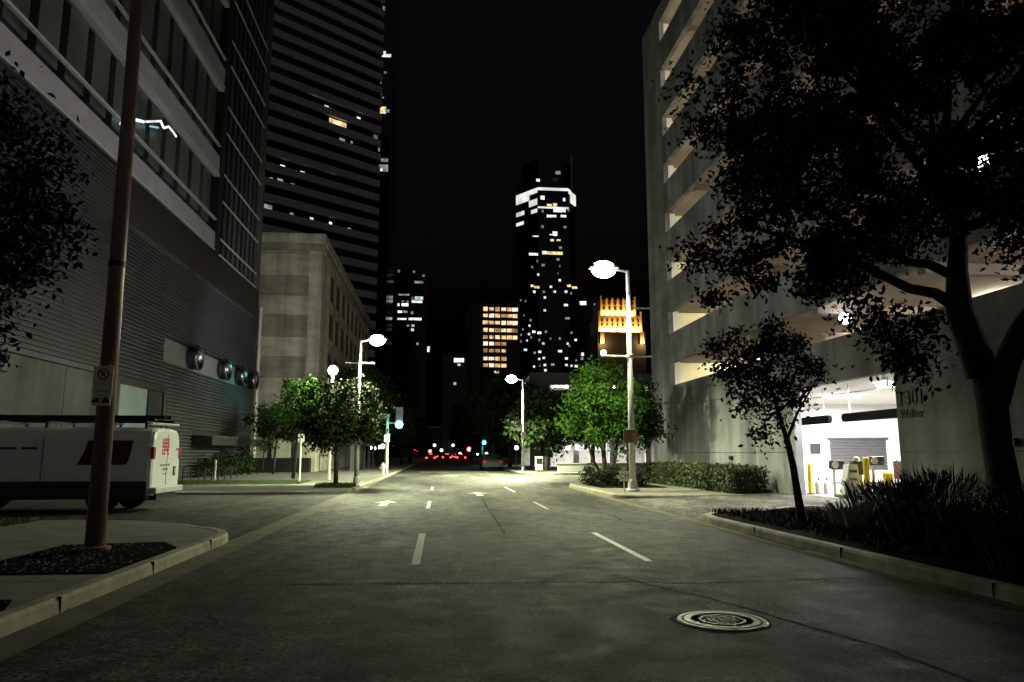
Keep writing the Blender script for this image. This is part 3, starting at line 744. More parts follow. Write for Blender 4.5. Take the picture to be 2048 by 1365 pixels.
text_mesh('sign_letters','TLC',.24,M_signw,sgn,(5.0,50.54,3.52),(R(90),0,0),.004)
MB().box(5.5,5.8,50.44,50.5,2.45,2.95).build('sign_box', M_galv, lc)
# post-top lamp near the left trees
ld_ = thing('post_lamp', (-5.75,40,.1), 'short post lamp with a round glowing globe behind the left tree', 'street lamp', LG)
MB().tube([(-5.75,40,.1),(-5.75,40,5.6)],[.09,.07],10).build('pole', M_galv, ld_)
MB().ball((-5.75,40,5.85),.26,14,10).build('globe', E_lamp, ld_, smooth=True)
lamp('lamp_glow','POINT',(-5.75,39.9,5.45),260,(1,.98,.78),.25,ld_)
lamp('lamp_light','SPOT',(-5.8,40.35,5.75),2500,(1,.97,.84),.2,ld_,spot_size=R(140),spot_blend=.6,rot=(R(80),0,R(14)))
sp = thing('sign_post', (-6.6,36.4,.1), 'bare thin grey sign post on the grass strip at left', 'post')
MB().tube([(-6.6,36.4,.1),(-6.6,36.4,2.4)],.045,8).build('pole', M_galv, sp)
MB().box(-6.75,-6.45,36.43,36.45,2.0,2.38).build('sign_back', M_galv, sp)
sp2 = thing('sign_post', (-11.0,38.2,.1), 'short white marker post at the end of the bicycle hoops', 'post')
MB().tube([(-11.0,38.2,.1),(-11.0,38.2,1.1)],.05,8).build('pole', M_galv, sp2)
MB().lathe([(.06,0),(.06,.03),(.02,.06)],(-11.0,38.2,1.1),8).build('cap', M_galv, sp2)
# sign boxes on the right lamp: own things
rb = thing('sign_box', (6.67,25.75,1.85), 'brown back of a square sign plate on the near right lamp', 'sign')
MB().box(6.42,6.92,25.74,25.78,1.83,2.3).build('plate', M_rust, rb, bevel=.01)
MB().box(6.56,6.6,25.715,25.739,1.85,2.28).box(6.75,6.79,25.715,25.739,1.85,2.28).build('brackets', M_rust, rb)
ls = thing('low_sign', (6.3,25.3,.15), 'small pale sign on a short stake beside the right lamp pole', 'sign')
MB().box(6.13,6.48,25.3,25.32,.52,.86).build('plate', M_signw, ls)
MB().tube([(6.3,25.34,.15),(6.3,25.34,.8)],.02,6).build('stake', M_galv, ls)
text_mesh('sign_letter','CM',.24,M_ink,ls,(6.31,25.295,.68),(R(90),0,0),.002)

# ================================================================ TRAFFIC SIGNALS
def signal(label, base, h, hx, hz, kind, group, scale=1.0, mast=True):
    x,y,z = base
    t = thing('traffic_signal', base, label, 'traffic light', group)
    MB().tube([(x,y,z),(x,y,z+h)],[.09*scale,.07*scale],10).build('pole', M_galv, t)
    if abs(hx-x) > .3: MB().tube([(x,y,hz+.1),(hx,y,hz+.12)],[.05,.04],8).build('mast_arm', M_galv, t)
    s = scale
    MB().box(hx-.17*s,hx+.17*s,y-.32*s,y-.1*s,hz-.18*s,hz+.86*s) .build('head', M_black, t) if kind=='g' else MB().box(hx-.17*s,hx+.17*s,y-.32*s,y-.1*s,hz-.86*s,hz+.18*s).build('head', M_black, t)
    MB().lathe([(.19*s,-.01),(.18*s,.02)],(hx,y-.34*s,hz),16,'y').build('lens', E_green if kind=='g' else E_redsig, t)
    for k in (1,2): MB().lathe([(.12*s,-.01),(.12*s,.02)],(hx,y-.34*s,hz+(.3*k*s if kind=='g' else -.3*k*s)),12,'y').build('unlit_lens', M_ink, t)
    lamp('signal_glow','POINT',(hx,y-.55*s,hz),70 if kind=='g' else 60,(.05,1,.85) if kind=='g' else (1,.05,.03),.1,t)
    return t
SG='traffic signals down the street'
s1 = signal('green traffic light on a short mast arm left of the road', (-3.72,53.1,.1), 4.1, -2.88, 3.48, 'g', SG, 1.4)
MB().box(-3.92,-3.52,52.95,53.0,2.25,2.85).build('sign_panel', M_galv, s1)
lamp('signal_wash','SPOT',(-3.2,52.5,3.48),2200,(.1,1,.85),.15,s1,spot_size=R(55),spot_blend=.8,rot=(R(90),0,R(98)))
signal('small green traffic light on the right, farther down the street', (5.35,95,.1), 3.3, 5.55, 2.85, 'g', SG, 1.2)
for (px,py,Y,lb_) in ((833,899,190,'red traffic light nearest the left trees, far down the street'),(938,899,190,'red traffic light at the right edge of the far traffic'),(860,903,250,'smaller red traffic light second from the left in the far traffic')):
    p = at(px,py,Y); signal(lb_, (p.x+.3,Y,0), p.z+.6, p.x, p.z, 'r', SG, 2.8)
hy = thing('fire_hydrant', (-3.85,51.6,.1), 'pale fire hydrant at the foot of the left traffic light', 'hydrant')
MB().lathe([(.17,0),(.17,.05),(.12,.07),(.12,.5),(.15,.52),(.14,.6),(.08,.7),(.04,.74)],(-3.85,51.6,.1),14).build('barrel', mat('hydrant_paint',(0.6,0.6,0.55),.5), hy)
MB().tube([(-4.08,51.6,.52),(-3.62,51.6,.52)],.065,8).tube([(-3.85,51.35,.48),(-3.85,51.6,.48)],.08,8).build('nozzles', mat('hydrant_paint',(0.6,0.6,0.55),.5), hy)
nb = thing('news_box', (6.95,52.4,.14), 'pale newspaper box on the far right pavement', 'newspaper box')
MB().box(6.7,7.2,52.2,52.65,.3,1.25).build('cabinet', mat('news_paint',(0.6,0.6,0.52),.5), nb, bevel=.03)
MB().box(6.76,7.14,52.185,52.199,.75,1.15).build('window', M_vanglass, nb)
MB().box(6.88,7.02,52.3,52.55,.14,.299).build('pedestal', M_galv, nb)

# ================================================================ STONE BUILDING
sb = thing('stone_building', (-9.3,58,0), 'pale stone building with banded front beyond the slatted office', 'building')
MB().box(-45,-9.65,58.3,96,0,17.9).build('wall', M_stone, sb)
zz = 0.0; alt = 0
cs = [(0,2.6,0),(2.62,4.9,1),(4.92,7.2,0),(7.22,8.9,1),(8.92,10.4,0),(10.42,12.15,1),(12.17,13.7,0),(13.72,15.3,1),(15.32,17.1,0)]
for (a,b,k) in cs:
    MB().box(-14.6,-10.45,58.12+.1*k,58.299,a,b).build('stone_course', M_stone2 if k else M_stone, sb)
MB().box(-10.44,-9.45,57.98,58.3,0,17.3).build('corner_pier', M_stone, sb)
MB().box(-15.6,-14.61,57.98,58.3,0,17.3).build('corner_pier', M_stone, sb)
MB().box(-16.0,-9.2,57.6,58.3,17.85,18.6).box(-9.648,-9.2,58.301,96.2,17.85,18.6).build('cornice', M_stone, sb)
MB().box(-15.9,-9.3,57.8,58.3,17.32,17.84).box(-9.648,-9.3,58.301,96.1,17.32,17.84).build('frieze', M_stone2, sb)
MB().box(-40,-15.61,58.0,58.299,0,17.3).build('side_wall', M_stone, sb)
MB().box(-16.3,-14.7,57.5,57.97,15.5,15.75).build('ledge', M_stone, sb)
bs = thing('blue_sign', (-14.6,57.3,16.3), 'small blue lit sign high on the stone building by the office corner', 'sign')
MB().box(-14.95,-14.15,57.35,57.45,16.35,16.85).build('panel', E_blue, bs)
MB().box(-14.6,-14.5,57.46,57.95,16.5,16.6).build('bracket', M_black, bs)
MB().box(-9.649,-9.45,58.301,96,0,17.3).build('side_face', M_stone, sb)
for r_,z_ in enumerate((14.2,11.0,7.6,4.2)):
    for k in range(9):
        y_ = 62.2+k*3.7
        fr = MB().box(-9.449,-9.40,y_-.12,y_+1.92,z_-.12,z_+2.2).build('window', M_stone2, sb)
        MB().box(-9.399,-9.385,y_,y_+1.8,z_,z_+2.1).build('pane', M_dark, fr)
MB().box(-15.5,-9.6,56.6,57.4,0,1.15).build('planter_wall', M_black, sb)
for k in range(2):
    MB().box(-12.5+1.7*k,-12.35+1.7*k,57.9,57.975,.3,3.2).build('wall_joint', M_stone2, sb)

# ================================================================ STRIPED TOWER
P0 = at(756,500,205); ang = R(50.5)
dx_, dy_ = math.sin(ang), math.cos(ang)
def tp(u, v): return (P0.x + dx_*u - dy_*v, P0.y + dy_*u + dx_*v)   # u along the face, v back
tw_ = thing('striped_tower', (P0.x,P0.y,0), 'high office tower with pale floor bands rising behind the stone building', 'tower')
MB().prism([tp(-75,0.8),tp(-.8,0.8),tp(-.8,40),tp(-75,40)],0,150).build('core', M_glassdark, tw_)
z1, z2 = at(750,479,205).z, at(750,592,205).z
per = (z1-z2)/4
k0 = -8
for k in range(-8,28):
    zc = z1+k*per
    if zc < 2 or zc > 150: continue
    MB().prism([tp(-75.2,0),tp(0,0),tp(0,40.2),tp(-75.2,40.2)], zc-per*.24, zc+per*.24).build('floor_band', M_band, tw_)
nrm = (math.cos(ang), -math.sin(ang), 0)
p0f = (tp(0,.7)[0], tp(0,.7)[1], 0)
def face_rect(px,py,wpx,hpx,p0,n,off,name,m,parent,thick=.12):
    a = [on_plane(px-wpx/2,py+hpx/2,p0,n),on_plane(px+wpx/2,py+hpx/2,p0,n),on_plane(px+wpx/2,py-hpx/2,p0,n),on_plane(px-wpx/2,py-hpx/2,p0,n)]
    c = sum(a,Vector())/4
    zc0, zc1 = (a[0].z+a[1].z)/2,(a[2].z+a[3].z)/2
    a[0].z=a[1].z=zc0; a[2].z=a[3].z=zc1
    nn = Vector(n)
    return MB().extr([q+nn*off for q in a], nn*thick).build(name, m, parent)
for (x,y,w_,h_,m_) in [(518,254,10,10,E_warm),(507,249,3,8,E_cool),(630,209,15,4,E_cool),(653,216,6,6,E_white),(662,221,5,5,E_dim),(682,229,9,5,E_cool),(717,239,5,6,E_white),(667,247,13,12,E_warm),(684,253,13,12,E_warm),(751,278,6,11,E_dim),(565,335,7,6,E_white),(605,347,7,5,E_white),(643,360,7,5,E_white),(662,365,7,4,E_white),(718,354,4,4,E_cool),(542,359,5,4,E_cool),(560,361,8,4,E_dim),(536,418,12,12,E_dim),(583,431,5,7,E_dim),(623,441,5,8,E_cool),(661,450,4,8,E_cool),(698,461,5,7,E_dim),(703,285,3,3,E_dim),(684,281,8,5,E_dim),(585,370,6,4,E_dim)]:
    face_rect(x,y,w_*1.3,h_*1.35,p0f,nrm,.02,'window',m_,tw_)

# ================================================================ FAR TOWERS
def block(name, label, px0, px1, pytop, Y, depth, m, cat='tower', inset=0):
    a, b = at(px0,pytop,Y), at(px1,pytop,Y)
    t = thing(name, ((a.x+b.x)/2,Y,0), label, cat)
    z = (a.z+b.z)/2
    MB().box(a.x,b.x,Y,Y+depth,0,z).build('core', m, t)
    return t, a.x, b.x, z
def win(t, px, py, w_, h_, Y, m, name='window'):
    a, b = at(px-w_/2,py+h_/2,Y), at(px+w_/2,py-h_/2,Y)
    return MB().box(a.x,b.x,Y-.25,Y-.12,a.z,b.z).build(name, m, t)
dt,_,_,_ = block('dark_tower','black glass tower with a column of lit windows beside the striped tower',730,790,-60,275,35,M_glassdark)
for (x,y,w_,h_,m_) in [(768,18,5,8,E_dim),(769,106,6,5,E_cool),(773,112,18,5,E_cool),(771,146,6,4,E_dim),(762,164,3,8,E_dim),(762,186,5,9,E_dim),(766,221,12,13,E_warm),(776,223,6,6,E_dim),(758,300,3,7,E_dim),(769,321,14,6,E_dim),(767,337,19,13,E_dim),(762,340,8,6,E_cool),(766,196,4,3,E_dim)]:
    win(dt,x,y,w_,h_,275,m_)
# central tower with lit crown
Yc = 380
def ax(px): return at(px,500,Yc).x
ct = thing('crowned_tower', (ax(1098),Yc,0), 'tall dark tower with a white lit crown band in the middle distance', 'tower')
zt = at(1100,377,Yc).z; zb = at(1100,416,Yc).z; ztop = at(1100,312,Yc).z
foot = [(ax(1038),Yc+14),(ax(1076),Yc),(ax(1138),Yc),(ax(1157),Yc+8),(ax(1157),Yc+40),(ax(1038),Yc+40)]
MB().prism(foot,0,zt).build('core', M_glassdark, ct)
MB().prism([(ax(1052),Yc+16),(ax(1080),Yc+5),(ax(1132),Yc+5),(ax(1152),Yc+12),(ax(1152),Yc+38),(ax(1052),Yc+38)],zt,ztop).build('upper_core', M_glassdark, ct)
MB().tube([(ax(1152)+.2,Yc+11.5,zt),(ax(1152)+.2,Yc+11.5,ztop+6)],.25,6).build('edge_fin', M_band, ct)
def on_side(i, s, z0, z1, th, name, m, t0=0.0, t1=1.0):
    a, b = Vector((*foot[i],0)), Vector((*foot[i+1],0))
    d = (b-a).normalized(); n_ = Vector((d.y,-d.x,0))
    p, q = a.lerp(b,t0)+n_*s, a.lerp(b,t1)+n_*s
    return MB().extr([(p.x,p.y,z0),(q.x,q.y,z0),(q.x,q.y,z1),(p.x,p.y,z1)], n_*th).build(name, m, ct)
def zp(py): return at(1100,py,Yc).z
on_side(1,.02,zp(381.5),zp(376.5),.5,'crown_light',E_strip)
on_side(0,.02,zp(396),zp(377),.5,'crown_light',E_strip,0.02,.62)
on_side(0,.02,zp(386),zp(377),.5,'crown_light',E_strip,.64,.99)
on_side(2,.02,zp(402),zp(380),.5,'crown_light',E_strip,.28,.98)
on_side(2,.02,zp(386),zp(378),.5,'crown_light',E_strip,.02,.26)
on_side(1,.02,zp(417.5),zp(414.5),.4,'crown_light',E_strip)
on_side(0,.02,zp(440),zp(434),.4,'crown_light',E_strip,.02,.35)
on_side(0,.02,zp(425),zp(418),.4,'crown_light',E_strip,.72,.98)
on_side(0,.02,zp(410),zp(398),.4,'crown_light',E_strip,.62,.98)
on_side(0,.02,zp(421),zp(413),.4,'crown_light',E_strip,.02,.38)
for (x,y,w_,h_,m_) in [(1085,396,8,7,E_white),(1128,400,5,6,E_cool),(1099,411,10,4,E_warm),(1110,411,8,7,E_warm),(1119,420,24,9,E_white),(1103,433,19,4,E_white),(1127,433,11,4,E_white),(1085,423,4,5,E_dim),(1137,421,4,5,E_dim),(1116,346,10,6,E_dim),(1076,361,7,5,E_cool),(1085,454,5,5,E_dim),(1130,455,6,4,E_dim),(1110,468,9,8,E_white),(1102,470,6,2,E_cool),(1071,473,12,2,E_cool),(1104,481,7,4,E_warm),(1117,481,8,3,E_warm),(1067,509,18,4,E_white),(1089,506,9,6,E_white),(1110,507,30,5,E_warm),(1121,496,6,4,E_dim)]:
    win(ct,x,y,w_,h_,Yc,m_)
raw = [(325,150,40,E_dim),(265,110,16,E_dim),(215,170,20,E_dim),(275,243,22,E_cool),(485,298,26,E_cool),(215,352,32,E_warm),(262,366,60,E_warm),(575,352,44,E_warm),(630,370,60,E_warm),(237,410,26,E_white),(330,410,28,E_dim),(435,410,28,E_cool),(545,410,30,E_cool),(400,362,28,E_cool),(340,465,26,E_cool),(545,540,44,E_cool),(338,592,26,E_cool),(560,668,54,E_dim),(190,740,18,E_cool),(232,800,36,E_white),(285,810,44,E_white),(185,822,26,E_cool),(350,800,22,E_dim),(600,810,24,E_dim),(285,880,18,E_dim),(325,915,26,E_cool),(165,885,18,E_cool),(562,915,22,E_cool),(578,938,22,E_dim),(640,880,26,E_cool),(150,975,36,E_cool),(290,995,36,E_cool),(240,1005,24,E_dim),(487,990,44,E_white),(285,1065,24,E_cool),(330,1055,28,E_cool),(550,1060,34,E_cool),(645,1080,20,E_dim),(235,1140,22,E_cool),(290,1130,22,E_dim),(340,1125,30,E_cool),(415,1120,40,E_dim),(550,1125,30,E_cool),(600,1130,24,E_cool),(645,1135,32,E_white),(345,1175,26,E_cool),(475,1220,24,E_white),(515,1220,18,E_white),(125,775,14,E_dim),(108,830,16,E_dim),(105,895,22,E_dim),(105,495,18,E_dim),(150,500,12,E_dim),(135,640,10,E_dim),(200,688,24,E_dim),(205,855,18,E_dim),(395,865,20,E_dim),(485,865,22,E_dim),(595,425,16,E_dim),(468,230,14,E_dim),(468,95,30,E_dim),(485,160,16,E_dim)]
for (x,y,w_,m_) in raw: win(ct,1020+x/4.875,500+y/4.875,w_/5.8,21/4.875,Yc,m_)
# orange-windowed building
obd,_,_,_ = block('orange_window_building','mid-height dark building with rows of orange lit windows',936,1040,605,340,30,mat('far_dark_wall',(0.05,0.047,0.04),.8),'building')
rr = random.Random(8)
for i,y in enumerate((619,632,646,661,675,688,702,718,731.5)):
    for j,x in enumerate((971,983,995,1007.5,1019,1030)):
        if i>=5 and j>=4 and rr.random()<.8: continue
        win(obd,x,y+(j-2)*.3,rr.uniform(8.0,11.2),rr.uniform(6,8.0),340,rr.choice([E_orange,E_orange,E_warm,emit('bright_orange_window',(1,.75,.45),1.6,.7,.3),emit('dim_orange_window',(1,.5,.2),.4,.6,.3)]))
win(obd,993,745,9,5,340,E_warm)
MB().box(at(968,612,340).x,at(1034,612,340).x,339.9,339.99,at(1000,752,340).z,at(1000,611,340).z).build('window_bay', mat('brown_bay',(0.05,0.03,0.015),.8), obd)
# far-left small tower
lt,_,_,_ = block('far_office_tower','distant dark office tower with a few white lit floors left of centre',790,856,538,430,30,M_glassdark)
for (x,y,w_,h_,m_) in [(776,537,4,4,E_dim),(798,543,4,5,E_dim),(828,544,4,4,E_dim),(847,552,5,4,E_dim),(838,565,18,4,E_dim),(808,590,22,3,E_dim),(838,597,16,6,E_cool),(825,598,5,7,E_dim),(834,604,21,4,E_cool),(810,610,13,5,E_white),(797,610,4,5,E_cool),(800,624,9,4,E_white),(811,624,9,4,E_dim),(824,626,5,5,E_dim),(804,638.5,18,3,E_white),(830,638.5,26,4,E_white),(816,652,5,4,E_dim),(826,652,6,4,E_cool),(825,660,6,5,E_cool),(835,688,4,5,E_dim),(806,603,4,3,E_dim),(815,604,4,3,E_dim)]:
    win(lt,x,y,w_,h_,430,m_)
lr,_,_,_ = block('sign_topped_building','low dark building with a bright white rooftop panel left of the orange windows',886,934,708,300,25,M_glassdark,'building')
win(lr,918,721,20,8,300,E_white,'roof_sign'); win(lr,918,730,6,4,300,E_cool); win(lr,910,768,5,5,300,E_cool); win(lr,857,699,5,11,300,E_white)
dr,_,_,_ = block('dim_tower','dim grey slab tower between the crowned tower and the floodlit tower',1150,1205,592,400,30,mat('dim_wall',(0.03,0.03,0.032),.7))
for (x,y,w_,h_,m_) in [(1166,607,13,7,E_white),(1190,610,4,4,E_cool),(1165,709,5,6,E_cool),(1180,706,7,5,E_cool),(1190,706,7,5,E_cool),(1164,717,5,6,E_dim)]:
    win(dr,x,y,w_,h_,400,m_)
# floodlit art-deco tower
Yd = 330
fd = thing('floodlit_tower', (at(1240,640,Yd).x,Yd,0), 'stepped old tower floodlit orange, seen beside the near right lamp', 'tower')
def dx(px): return at(px,640,Yd).x
def dz(py): return at(1240,py,Yd).z
MB().box(dx(1195),dx(1290),Yd,Yd+24,0,dz(664)).build('shaft', mat('far_dark_wall',(0.05,0.047,0.04),.8), fd)
MB().box(dx(1199),dx(1285),Yd+2,Yd+22,dz(664),dz(630)).build('middle_tier', M_orange, fd)
MB().box(dx(1204),dx(1277),Yd+4,Yd+20,dz(630),dz(597)).build('upper_tier', M_orange, fd)
pil = MB()
for k in range(9):
    x = dx(1200)+(dx(1284)-dx(1200))*k/8
    MB().box(x-.35,x+.35,Yd+1.5,Yd+2,dz(664),dz(627-(5 if k in(0,8) else 0))).build('pilaster', M_orange, fd)
for k in range(7):
    x = dx(1206)+(dx(1275)-dx(1206))*k/6
    MB().box(x-.35,x+.35,Yd+3.5,Yd+4,dz(630),dz(594-(4 if k in (0,6) else 0))).build('pilaster', M_orange, fd)
for k in range(8):
    x = dx(1200)+(dx(1284)-dx(1200))*(k+.5)/8
    for yy in (640,649): MB().box(x-.4,x+.4,Yd+1.9,Yd+1.99,dz(yy+3),dz(yy-3)).build('window', M_ink, fd)
for k in range(6):
    x = dx(1206)+(dx(1275)-dx(1206))*(k+.5)/6
    for yy in (603,614): MB().box(x-.6,x+.6,Yd+3.9,Yd+3.99,dz(yy+4),dz(yy-4)).build('window', M_ink, fd)
for x in (1203,1282):
    MB().box(dx(x)-.9,dx(x)+.9,Yd-1.2,Yd-.01,dz(688),dz(664)).build('turret', M_orange, fd)
    lamp('turret_flood','POINT',(dx(x),Yd-2.6,dz(688)),2200,(1,.6,.22),.3,fd)
lamp('tier_flood','AREA',(dx(1242),Yd+.7,dz(663)),9000,(1,.55,.14),.3,fd,shape='RECTANGLE',size=19,size_y=.8,rot=(R(145),0,0))
lamp('tier_flood','AREA',(dx(1240),Yd+2.9,dz(629.3)),8000,(1,.50,.12),.3,fd,shape='RECTANGLE',size=15,size_y=.6,rot=(R(150),0,0))
# low parking building across the cross street
pk = thing('low_parking_building', (20,80,0), 'low grey parking building with bright slots across the cross street', 'building')
Yp = 80
a = at(1060,745,Yp); zr = a.z
M_pkw = mat('parking_wall',(0.16,0.16,0.15),.85,var=.2,scale=.4)
def pz(py): return at(1150,py,Yp).z
xa = a.x
MB().box(xa,60,Yp,Yp+.4,pz(770),zr).build('parapet', M_pkw, pk)
MB().box(xa,xa+2.2,Yp,Yp+.4,0,pz(770)-.001).build('end_wall', M_pkw, pk)
MB().box(xa+2.2,60,Yp,Yp+.4,pz(796),pz(781)).build('spandrel', M_pkw, pk)
MB().box(xa+2.2,60,Yp,Yp+.4,pz(876),pz(808)).build('spandrel', M_pkw, pk)
MB().box(xa,60,Yp+9,Yp+9.3,0,zr).build('back_wall', mat('parking_back',(0.5,0.5,0.46),.85), pk)
for (zz) in (pz(781)+.02,pz(808)+.02): MB().box(xa+.2,60,Yp+.41,Yp+8.99,zz-.35,zz-.1).build('deck', M_pkw, pk)
MB().box(xa,60,Yp+.41,Yp+8.99,zr-.3,zr-.02).build('roof', M_pkw, pk)
for x in (xa+3.5,xa+9,xa+15,xa+21):
    MB().box(x-.9,x+.9,Yp+1.2,Yp+1.4,pz(771)-.12,pz(771)-.02).build('tube_light', E_tubew, pk)
    MB().box(x-.9,x+.9,Yp+1.2,Yp+1.4,pz(797)-.12,pz(797)-.02).build('tube_light', E_tubew, pk)
for x in (xa+1.5,xa+5,xa+9,xa+13,xa+18,xa+24): MB().box(x-.3,x+.3,Yp,Yp+.4,0,pz(876)-.001).build('column', mat('col_paint',(0.5,0.5,0.48),.7), pk)
for (x,w_) in ((1120,40),(1166,36),(1200,22)):
    MB().box(at(x-w_/2,890,Yp).x,at(x+w_/2,890,Yp).x,Yp-.6,Yp-.45,at(x,901,Yp).z,at(x,889,Yp).z).build('lit_fascia', emit('lit_fascia',(.95,1,1),1.6,.6,.8), pk)
MB().box(at(1103,880,Yp).x,at(1135,880,Yp).x,Yp-.3,Yp-.2,at(1110,884,Yp).z,at(1110,876,Yp).z).build('lit_fascia', emit('lit_fascia',(.95,1,1),1.6,.6,.8), pk)
lamp('entry_light','AREA',(xa+8,Yp+3,pz(876)-.2),2600,(1,.97,.88),.2,pk,shape='RECTANGLE',size=12,size_y=2,rot=(0,0,0))
lw = thing('low_wall', (13,53.2,.14), 'low pale concrete wall along the far pavement of the cross street', 'wall')
MB().box(8.4,24,53.1,53.4,.14,.72).build('wall', M_pkw, lw)
MB().box(8.35,24,53.05,53.45,.721,.8).build('coping', M_walk, lw)
pc = tag(MB().box(0,0,0,0,0,0).build('unused', M_black), kind='structure'); bpy.data.objects.remove(pc)

# ================================================================ PARKING GARAGE (street face X = 11)
pg = thing('parking_garage', (11,25,0), 'multi-level concrete parking garage with lit decks on the right', 'building')
GX = 11.0
bz = [4.67,7.20,9.80,12.31,14.84,17.34,19.94,22.5]
tz = [5.77,8.27,10.85,13.28,15.82,18.38,21.0,23.62]
YE0, YE1 = 34.6, 37.7
EY0, EY1, EZ = 17.0, 22.3, 3.45
MB().box(GX,GX+.25,2,EY0,0,bz[0]).box(GX,GX+.25,EY1,YE0,0,bz[0]).box(GX,GX+.25,EY0,EY1,EZ,bz[0]).build('street_wall', M_conc, pg)
for k in range(8):
    top = bz[k+1] if k < 7 else 24.5
    MB().box(GX,GX+.22,2,YE0,tz[k],top).build('spandrel', M_conc, pg)
MB().box(GX-.02,GX+.22,YE0,YE1,0,24.5).box(GX+.221,34,YE1-.3,YE1,0,24.5).build('end_tower', M_conc, pg)
for k in range(-1,8):
    zt_ = tz[k] if k >= 0 else 3.6
    ztop = zt_ + .38 if k < 7 else 24.3
    MB().box(GX+.23,33.9,2,YE1-.31,zt_+.12,ztop).build('deck', M_concin, pg)
MB().box(33.6,33.9,2,YE1-.31,0,24.2).build('back_wall', M_concin, pg)
for k in range(8):
    for y in (6,11,16,21,26,31): MB().box(GX+.24,33,y-.15,y+.15,tz[k]-.14,tz[k]+.115).build('beam', M_concin, pg)
wy = mat('garage_end_wall',(0.85,0.8,0.5),.8,var=.08)
for k in range(8):
    zlo = (tz[k-1] if k else 3.6)+.4
    MB().box(GX+.6,33.5,YE0+.62,YE0+.8,zlo,tz[k]+.11).build('end_wall', wy, pg)
    MB().box(GX+.222,GX+.599,YE0+.3,YE0+.8,zlo,tz[k]+.11).build('end_jamb', M_white, pg)
    for j,(xx,yy) in enumerate(((15.4,33.2),(15.6,26.0),(15.6,19.0),(15.6,12.0))):
        MB().box(xx-.1,xx+.1,yy-.7,yy+.7,tz[k]+.02,tz[k]+.1).build('deck_light', E_tubeend if j==0 else E_tube if (k+j)%3 else E_tubew, pg)
for xx in (17.5,24.0):
    for yy in (4,12,20,28): MB().box(xx-.25,xx+.25,yy-.25,yy+.25,3.99,24.0).build('column', M_concin, pg)
class JT:
    def box(s,*a): MB().box(*a).build('panel_joint', M_black, pg); return s
jt = JT()
for y in (4.5,8.5,12.5,25.3,29.9): jt.box(GX-.004,GX-.0005,y-.012,y+.012,0.3,bz[0]-.02)
for k in range(8):
    for y in (6.5,12.5,18.5,24.5,30.5): jt.box(GX-.004,GX-.0005,y-.01,y+.01,tz[k]+.02,(bz[k+1] if k<7 else 24.5)-.02)
for z in (1.5,3.6): jt.box(GX-.004,GX-.0005,2,EY0-.02,z-.01,z+.01).box(GX-.004,GX-.0005,EY1+.02,YE0-.02,z-.01,z+.01)
for z in (3.6,6.2,8.8,11.4,14.0,16.6,19.2,21.8): jt.box(GX-.024,GX-.0205,YE0+.01,YE1-.02,z-.01,z+.01)
# number lettering
text_mesh('wall_number','1301',.5,M_ink,pg,(GX-.012,16.42,2.74),(R(90),0,R(-90)),.01)
text_mesh('wall_name','Walker',.29,M_ink,pg,(GX-.012,16.42,2.38),(R(90),0,R(-90)),.01)
for (y_,z_) in ((13.4,1.68),(27.4,1.3)): MB().box(GX-.09,GX-.001,y_-.12,y_+.12,z_-.07,z_+.07).build('wall_fitting', M_black, pg)
# entrance room
MB().box(GX+.26,24,10,YE0-.8,.0,.2).build('entrance_floor', M_walk, pg)
MB().box(15.0,24,31.0,31.2,.201,3.71).box(23.8,24,10,30.99,.201,3.71).box(GX+.26,23.79,10,10.2,.201,3.71).build('entrance_wall', M_white, pg)
MB().box(GX+.255,23.99,10,31.3,3.6,3.71).build('entrance_ceiling', M_white, pg)
MB().box(GX+.255,14.99,31.0,31.2,.201,3.59).build('entrance_wall', M_white, pg)
M_beam = mat('beam_black', (0.004,0.004,0.004), .8, spec=.1)
rd = MB()
for k in range(14): rd.box(16.85,19.4,30.93,30.985-.02*(k%2),.21+.132*k,.21+.132*(k+1)-.012)
rd.build('roller_door', M_roll, pg)
MB().box(16.7,19.55,30.86,30.92,.25,.75).build('door_guard', M_white, pg)
MB().box(16.75,19.5,30.88,30.98,2.06,2.16).build('door_box', M_roll, pg)
MB().box(15.95,16.4,30.95,30.99,1.45,1.9).build('notice', M_ink, pg)
for (y0,y1) in ((22.95,25.3),(17.4,22.2)):
    b_ = [(12.5, y0+.13+(y1-y0-.26)*0 - .13*math.cos(t), 2.56+.13*math.sin(t)) for t in [R(-90+180*k/8) for k in range(9)]]
    c_ = [(12.5, y1-.13+.13*math.cos(t), 2.56-.13*math.sin(t)) for t in [R(-90+180*k/8) for k in range(9)]]
    o = MB().extr(b_+c_,(.12,0,0)).build('beam', M_beam, pg)
    MB().tube([(12.56,y0+.4,2.69),(12.56,y0+.4,3.59)],.015,5).tube([(12.56,y1-.4,2.69),(12.56,y1-.4,3.59)],.015,5).build('hanger', M_galv, pg)
MB().tube([(13.5,17.2,3.2),(13.5,20.5,3.45),(13.5,26,3.45)],.03,6).tube([(13.2,17,3.05),(13.2,19,3.1)],.025,6).build('conduit_pipe', M_galv, pg)
MB().box(13.3,14.1,21.0,21.5,3.5,3.59).build('ceiling_lamp', emit('entrance_lamp',(1,.98,.95),18), pg)
MB().box(14,15.4,25.8,26.1,3.5,3.59).build('ceiling_lamp', emit('entrance_lamp',(1,.98,.95),18), pg)
lamp('entrance_light','AREA',(13.7,21.2,3.47),1500,(1,.98,.94),.2,pg,shape='RECTANGLE',size=1.6,size_y=.6,rot=(0,0,0))
lamp('entrance_light','AREA',(16.5,26.5,3.47),2200,(1,.98,.94),.2,pg,shape='RECTANGLE',size=4,size_y=4,rot=(0,0,0))
dl = thing('flood_lamp', (12.4,21.3,5.6), 'bright round lamp in the first garage opening above the entrance', 'lamp')
MB().ball((11.9,20.55,5.42),.17,12,8).build('globe', emit('flood_globe',(1,1,1),14), dl)
